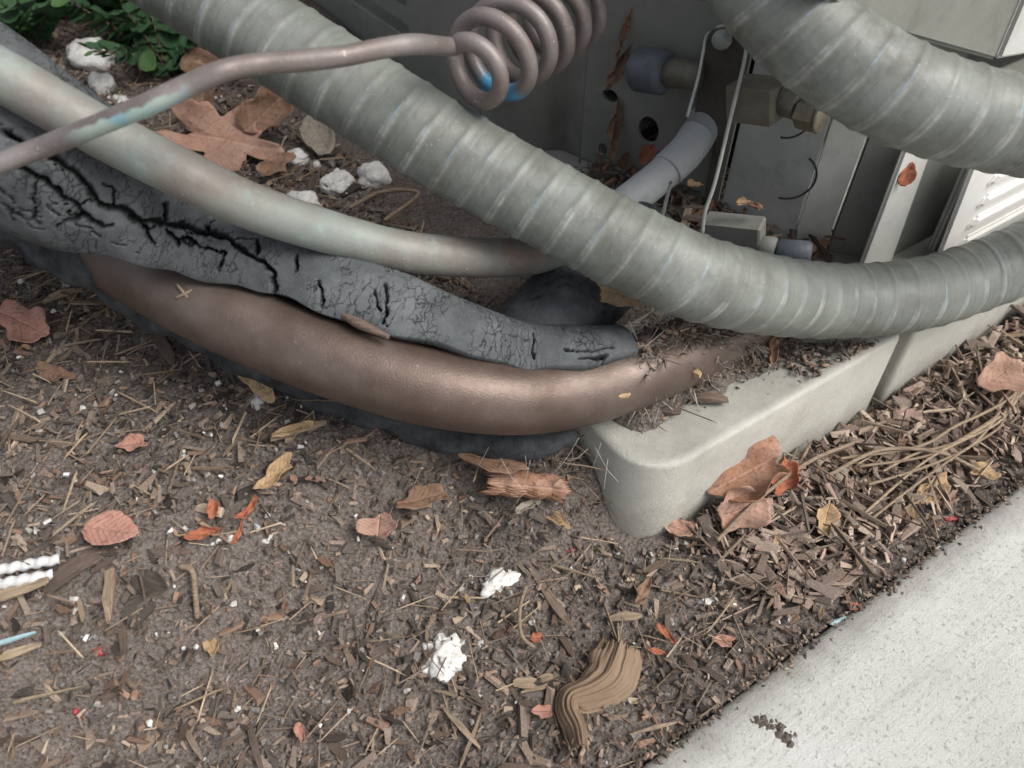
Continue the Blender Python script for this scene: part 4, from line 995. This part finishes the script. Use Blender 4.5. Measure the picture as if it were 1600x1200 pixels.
for k in range(150):
    if k < 105:
        s_, t_ = random.uniform(.15, .36), random.uniform(.05, .096); p = W(s_, t_); p[2] = float(gh(p[0], p[1]))
    else: px, py, p = ground_px()
    dep = np.dot(p-CAM, FWD); L = random.uniform(16, 46)*dep/F*(1 if k < 105 else .75)
    o = link('leaf_scrap', random.choice(scr), None, p+np.array([0, 0, .004]), (random.uniform(-.5, .6), random.uniform(-.4, .4), random.uniform(0, 6.28)))
    o.scale = (L, L, L*.8); tag(o, 'small scrap of dry leaf among the litter beside the pad' if k < 105 else 'small scrap of dry leaf lying on the open mulch', 'leaf scrap', 'leaf scraps beside the pad' if k < 105 else 'leaf scraps on the mulch')
for k in range(70):
    px, py = random.gauss(900, 36), random.gauss(735, 48)
    if px > 935+(py-700)*.35 or py < 660: continue
    twig_at(PG(px, py, .001), random.uniform(25, 90), 'twigs by the pad corner', 'dry twig tangled on the soil left of the pad corner', lift=.004, tilt=.6)
# long pine needles at right
def strand(rows, r, mat, name, label, cat, lift=.004, group=None, base=None):
    P = [list(PG(x, y, lift)) if base is None else list(PZ(x, y, base+lift)) for x, y in rows]
    P = [[a, b, c+.004*math.sin(math.pi*i/(len(P)-1))] for i, (a, b, c) in enumerate(P)]
    return tag(tube_obj(name, P, .001, 7, M[mat], rad=lambda S, A, R: R*0+r), label, cat, group)
for k in range(6):
    o = k*9; J = lambda: random.uniform(-14, 14)
    strand([(1600, 588+o*.4+J()), (1566+J(), 612+o+J()), (1540+J(), 655+o*.6), (1490+J(), 688+o*.5+J()), (1420+J(), 700+o*1.3+J()), (1340+J()*3, 705+o*2.4+J())], .00062-.00002*k, 'tan', 'pine_needle', 'long pale dry needle curving towards the pad at right', 'pine needle', group='long dry needles at right', lift=.008)
strand([(1120, 845), (1180, 790), (1260, 730), (1340, 690)], .0008, 'tan', 'pine_needle', 'long straight needle running beside the oak leaf', 'pine needle', lift=.009)
strand([(1290, 745), (1370, 712), (1460, 715), (1530, 735)], .0008, 'tan', 'pine_needle', 'needle arching above the crumpled tan leaf', 'pine needle', lift=.008)
strand([(545, 325), (600, 310), (655, 313), (600, 345)], .0009, 'tan', 'dry_stalk', 'bent pale stem lying between the copper pipe and ribbed conduit', 'stem', lift=.006)
strand([(280, 885), (305, 900), (310, 935), (308, 965)], .0009, 'tan', 'dry_stalk', 'curved pale stem on the soil right of the dark chip', 'stem')
strand([(822, 915), (812, 960), (815, 1000), (835, 1012)], .0007, 'tan', 'dry_stalk', 'hooked pale root below the white stone shard', 'stem')

# heap of debris on the pad, burying the end of the copper pipe
H0, H1 = W(0, 0), None
_ha, _hb = PZ(992, 585, .06), PZ(1150, 512, .06); _hd = (_hb-_ha)[:2]; _hl = np.linalg.norm(_hd); _hd = _hd/_hl; _hn = np.array([-_hd[1], _hd[0]])
def heap(x, y):
    q = np.array([x, y])-_ha[:2]; u = q@_hd; v = q@_hn
    f = float(ss(-.014, .001, u)*(1-ss(_hl*.75, _hl*1.5, u)))
    wv = (.0125 if v > 0 else .0062)+.003*noise.noise(Vector((x*60, y*60, 1)))
    return .0412 + f*.032*math.exp(-(v/wv)**2*.55) + .0035*f*noise.noise(Vector((x*130, y*130, 2)))
def onheap(px, py, l=0):
    r = ray(px, py); z = .05
    for _ in range(25):
        p = CAM+r*((z-H)/r[2]); z = .5*z+.5*max(heap(p[0], p[1]), .0455)
    return p+np.array([0, 0, l])
hx, hy = np.meshgrid(np.linspace(-.016, _hl*1.5, 130), np.linspace(-.04, .04, 110), indexing='ij'); hv = []
for a, b in zip(hx.ravel(), hy.ravel()):
    p = _ha[:2]+_hd*a+_hn*b; z = heap(*p); hv.append((p[0], p[1], z+(.0011*noise.noise(Vector((p[0]*420, p[1]*420, 0)))+.0007*noise.noise(Vector((p[0]*1100, p[1]*1100, 0))))*(z > .044)))
i, j = np.meshgrid(np.arange(129), np.arange(109), indexing='ij'); hv = np.array(hv); hq = np.stack([i*110+j, (i+1)*110+j, (i+1)*110+j+1, i*110+j+1], -1).reshape(-1, 4)
hs_, ht_ = st(hv[:, 0], hv[:, 1]); okv = ((hv[:, 2] > .0442) & (ht_ > .1035) & (hs_ > .121)) | (hv[:, 2] > .052)
o = link('dirt_heap', mesh('dirt_heap', hv, hq[okv[hq].all(1)], M['soil']))
tag(o, 'loose grey brown dirt and cobweb heaped over the copper pipe end on the pad', 'dirt', kind='stuff')
for k in range(70):
    px = random.uniform(975, 1160); py = 600-(px-975)*.42+random.gauss(0, 30)
    if px < 990 and py > 640: continue
    twig_at(onheap(px, py, .001), random.uniform(20, 62), 'twigs heaped on the pad', 'dry twig in the heap on the pad by the pipe end', lift=0, tilt=.5)
for k in range(60):
    px = random.uniform(985, 1250); py = (600-(px-975)*.42 if px < 1120 else 545)+random.gauss(0, 24)
    p = onheap(px, py, .001); dep = np.dot(p-CAM, FWD); L = random.uniform(12, 36)*dep/F
    o = link('bark_crumb', random.choice(protos[random.choice(('bark', 'dark', 'tan'))]), None, p, (random.uniform(-.4, .4), random.uniform(-.3, .3), random.uniform(0, 6.28)))
    o.scale = (L, L, L); tag(o, 'bark crumb in the heap on top of the pad', 'bark crumb', 'bark crumbs on the pad')
chip(1062, 560, 100, 18, -60, M['lf_tan'], 'brown bent stick on the pad, upright half', z=.062, tk=.7, lift=0)
chip(1108, 622, 60, 20, 0, M['bark'], 'flat brown chip at the foot of the bent stick on the pad', z=.048, tk=.4, lift=0)
chip(1042, 640, 44, 20, -15, M['bark'], 'brown chip under the broken white shard on the pad', z=.048, lift=0)
chip(976, 618, 20, 9, 15, M['lf_tan'], 'pale tan flake on the copper pipe end', z=.0735, lift=0)
Lf(880, 640, 'frag', 24, 22, 0, M['lf_grey'], 'tiny pale flake stuck on the copper pipe near the pad', curl=.5, z=.068)
# cobweb strands
cwroot = empty('cobweb', 'fine pale cobweb threads between the copper pipe and the twigs', 'cobweb', PD(900, 680, .27))
for k in range(26):
    if k < 12: x, y = random.uniform(760, 950), random.uniform(650, 720)
    else: x, y = random.uniform(960, 1130), random.uniform(490, 600)
    dd = .268 if k < 12 else .272
    a = PD(x, y, dd); b = PD(x+random.uniform(-45, 45), y+random.uniform(-40, 70), dd+random.uniform(-.004, .012))
    mid = (a+b)/2-np.array([0, 0, .002])
    tube_obj('web_thread', [list(q-np.array(cwroot.location)) for q in (a, mid, b)], .003, 4, M['web'], cwroot, rad=lambda S, A, R: R*0+.00007)

# ------------------------------------------------------------------ ground-cover plants, top left
lm = [leaf_mesh('leaf', 'round', 1, random.uniform(.8, .95), .35, .3, .03, M['gr1'] if k < 5 else M['gr2'], 300+k) for k in range(7)]
PLANTS = [(25, 18, 'dark green round leaved creeper in the very top left corner'), (92, 12, 'green creeping sprig straight above the large white stone'), (160, 8, 'small leaved green creeper at the top edge right of the stone'),
          (235, 20, 'leafy green creeper nearest the ribbed conduit at the top'), (52, 55, 'green creeper spreading left of the large white stone'), (285, 62, 'low green sprig touching the ribbed conduit above a brown leaf'),
          (15, 68, 'green creeper leaves hanging over the black foam at top left'), (215, 62, 'lighter green sprig right of the large white stone'), (262, 100, 'small green sprig growing behind the thin stained pipe'),
          (-30, 50, 'green creeper cut by the left edge of the photo'), (215, -20, 'green creeper behind the sprigs at the top edge'), (110, -25, 'far green creeper above the large white stone'), (305, 10, 'dark green sprig wedged beside the ribbed conduit')]
for k in range(len(PLANTS)):
    px, py, lab_ = PLANTS[k]
    p = PG(px, py+14)
    root = empty('ground_cover_plant', lab_, 'plant', p, 'green creeping plants')
    stems = []
    for b_ in range(4):
        an = random.uniform(0, 6.28); L = random.uniform(.02, .04)
        P = [np.array([0, 0, 0]), np.array([math.cos(an)*L*.4, math.sin(an)*L*.4, .014]), np.array([math.cos(an)*L, math.sin(an)*L, .02+random.uniform(0, .012)])]
        Pp, _ = smooth_path([list(q) for q in P], .004)
        V, Fq, uv, cap = tube([list(q) for q in P], .004, 6, rad=lambda S, A, R: R*0+.0006, transport=True)
        link('stem', mesh('stem', V, Fq, M['bark']), root)
        for q in Pp[1:]:
            for sgn in (-1, 1):
                sz = random.uniform(.009, .0145)
                me = random.choices(lm, [1, 1, 1, 1, 1, .35, .35])[0]; aa = an+sgn*random.uniform(.8, 1.5)
                o = link('leaf', me, root, q+np.array([math.cos(aa), math.sin(aa), .15])*sz*.5, (random.uniform(-.5, .5)+.45, random.uniform(-.5, .3), aa))
                o.scale = (sz, sz, sz)

# ------------------------------------------------------------------ mass litter (uncountable)
def scatter(name, N, Lr, wr, tr, pal, mat, area, kind_label, seed, flat=.35, lift=(.0, .0022)):
    r = np.random.default_rng(seed); P = area(r, N); N = len(P)
    L = r.uniform(*Lr, N)*(.5+r.random(N)); Wd = L*r.uniform(*wr, N); Tk = Wd*r.uniform(*tr, N)
    base = np.array([[-1, -1, -1], [1, -.5, -1], [1, .6, -1], [-1, .8, -1], [-.9, -.8, 1], [.8, -.5, 1], [.9, .5, 1], [-.8, .6, 1]])*.5
    V = base[None]*np.stack([L, Wd, Tk], 1)[:, None] * (1+r.uniform(-.25, .25, (N, 8, 3)))
    a = r.uniform(0, 2*np.pi, N); b = r.normal(0, flat, N); c = r.normal(0, flat, N)
    def rot(V, ang, i, j):
        x, y = V[..., i].copy(), V[..., j].copy(); ca, sa = np.cos(ang)[:, None], np.sin(ang)[:, None]
        V[..., i] = x*ca-y*sa; V[..., j] = x*sa+y*ca
    rot(V, b, 1, 2); rot(V, c, 0, 2); rot(V, a, 0, 1)
    Pz = gh(P[:, 0], P[:, 1]) if P.shape[1] == 2 else P[:, 2]
    V[..., 0] += P[:, 0, None]; V[..., 1] += P[:, 1, None]; V[..., 2] += (Pz+r.uniform(*lift, N))[:, None]
    q = np.array([[0, 3, 2, 1], [4, 5, 6, 7], [0, 1, 5, 4], [1, 2, 6, 5], [2, 3, 7, 6], [3, 0, 4, 7]])
    Fq = (q[None]+8*np.arange(N)[:, None, None]).reshape(-1, 4)
    pal = np.array(pal); ci = pal[r.integers(0, len(pal), N)]*r.uniform(.5, 1.45, (N, 1))
    o = link(name, mesh(name, V.reshape(-1, 3), Fq, mat, smooth=False, colors=np.repeat(ci, 8, 0)))
    return tag(o, kind_label, name.replace('_', ' '), kind='stuff')
def near(r, N):
    x = r.uniform(-.42, .48, N*2); y = r.uniform(.0, .8, N*2); s_, t_ = st(x, y)
    # keep what lies inside a generous wedge in front of the viewer
    ok = (t_ > .0425) & ~((s_ > .1155) & (t_ > .099)) & (np.abs(x) < .12+y*.9) & (y > .03) 
    ok &= r.random(N*2) < np.clip(1.25-y*1.1, .25, 1)
    return np.stack([x[ok], y[ok]], 1)[:N]
PAL = [(.21, .163, .132), (.165, .13, .106), (.28, .205, .155), (.115, .092, .078), (.07, .058, .05), (.34, .265, .2), (.19, .148, .12), (.235, .18, .15), (.15, .125, .11), (.25, .16, .115)]
scatter('mulch_litter', 17000, (.0025, .0072), (.16, .5), (.2, .5), PAL, M['litter'], near, 'brown wood mulch crumbs covering the soil', 3)
scatter('fine_mulch', 52000, (.0010, .0026), (.3, .8), (.4, .8), PAL+[(.3, .27, .25), (.2, .18, .17)], M['litter'], near, 'fine brown crumbs between the mulch pieces', 4)
scatter('needle_litter', 7500, (.004, .014), (.025, .06), (.6, 1), [(.36, .27, .18), (.27, .2, .15), (.2, .15, .12), (.42, .33, .23)], M['litter'], near, 'thin dry needles and fibres mixed in the mulch', 5, lift=(.0015, .004), flat=.18)
scatter('pale_grit', 1700, (.0007, .0018), (.6, 1), (.6, 1), [(.62, .6, .57), (.5, .48, .45), (.7, .7, .68), (.45, .42, .4)], M['mineral'], near, 'tiny pale grit grains sprinkled over the soil', 6, lift=(.0018, .003))
def beside(r, N):
    s_ = r.uniform(.14, .42, N); t_ = .048+(.097-.048)*r.random(N)**.75; p = np.stack([s_*CS-t_*SN, s_*SN+t_*CS], 1); return p
scatter('strip_litter', 2300, (.003, .0085), (.14, .6), (.06, .2), [(.42, .32, .26), (.34, .25, .2), (.26, .19, .16), (.48, .38, .3), (.2, .155, .13), (.36, .25, .2)], M['litter'], beside, 'loose brown leaf scraps and bark between pad and sidewalk', 8, lift=(.002, .007), flat=.4)
scatter('strip_needles', 380, (.008, .022), (.03, .07), (.7, 1), [(.38, .3, .22), (.3, .23, .17), (.24, .17, .13), (.2, .16, .13)], M['litter'], beside, 'thin needles mixed in the leaf litter beside the pad', 18, lift=(.004, .009), flat=.25)
def edge(r, N):
    s_ = r.uniform(-.1, .5, N); t_ = .0435-np.abs(r.normal(0, .0022, N)); p = np.stack([s_*CS-t_*SN, s_*SN+t_*CS, np.full(N, .0035)], 1); return p
scatter('edge_crumbs', 1500, (.0006, .0016), (.5, .9), (.4, .8), PAL, M['litter'], edge, 'dark crumbs of soil spilled onto the sidewalk edge', 9, lift=(0, .0004))
def padtop(r, N):
    out = []
    while len(out) < N:
        x = r.uniform(972, 1240); y = (600-(x-975)*.42 if x < 1120 else 540)+r.normal(0, 30 if x < 1120 else 9)
        if x < 995 and y > 640: continue
        out.append(onheap(x, y, abs(r.normal(0, .0014))))
    return np.array(out)
def padspread(r, N):
    out = []
    while len(out) < N:
        x = r.uniform(990, 1380); y = (596-(x-975)*.36 if x < 1120 else 545-(x-1120)*.04)+abs(r.normal(0, 26))
        p = onheap(x, y, 0); s_, t_ = st(p[0], p[1])
        if t_ > .104 and s_ > .124: out.append(p)
    return np.array(out)
scatter('pad_crumbs', 900, (.0007, .0026), (.3, .8), (.3, .6), PAL, M['litter'], padspread, 'sparse brown crumbs thinning out over the pad top', 14)
scatter('pad_litter', 2200, (.001, .0042), (.25, .7), (.3, .6), PAL, M['litter'], padtop, 'brown crumbs piled on the pad by the pipe end', 10)
scatter('pad_fibres', 1600, (.004, .013), (.015, .04), (.8, 1), [(.3, .25, .21), (.24, .2, .17), (.38, .34, .3), (.2, .15, .12)], M['litter'], padtop, 'fine grey fibres and cobweb matted on the pad heap', 12, flat=.5)
def recess(r, N):
    s_ = r.uniform(.2, .262, N); t_ = r.uniform(.15, .26, N); return np.stack([s_*CS-t_*SN, s_*SN+t_*CS, np.full(N, .0465)], 1)
scatter('recess_litter', 700, (.003, .012), (.08, .4), (.2, .5), PAL+[(.3, .16, .1)], M['litter'], recess, 'brown leaf crumbs collected on the pad inside the valve recess', 11, lift=(0, .008))
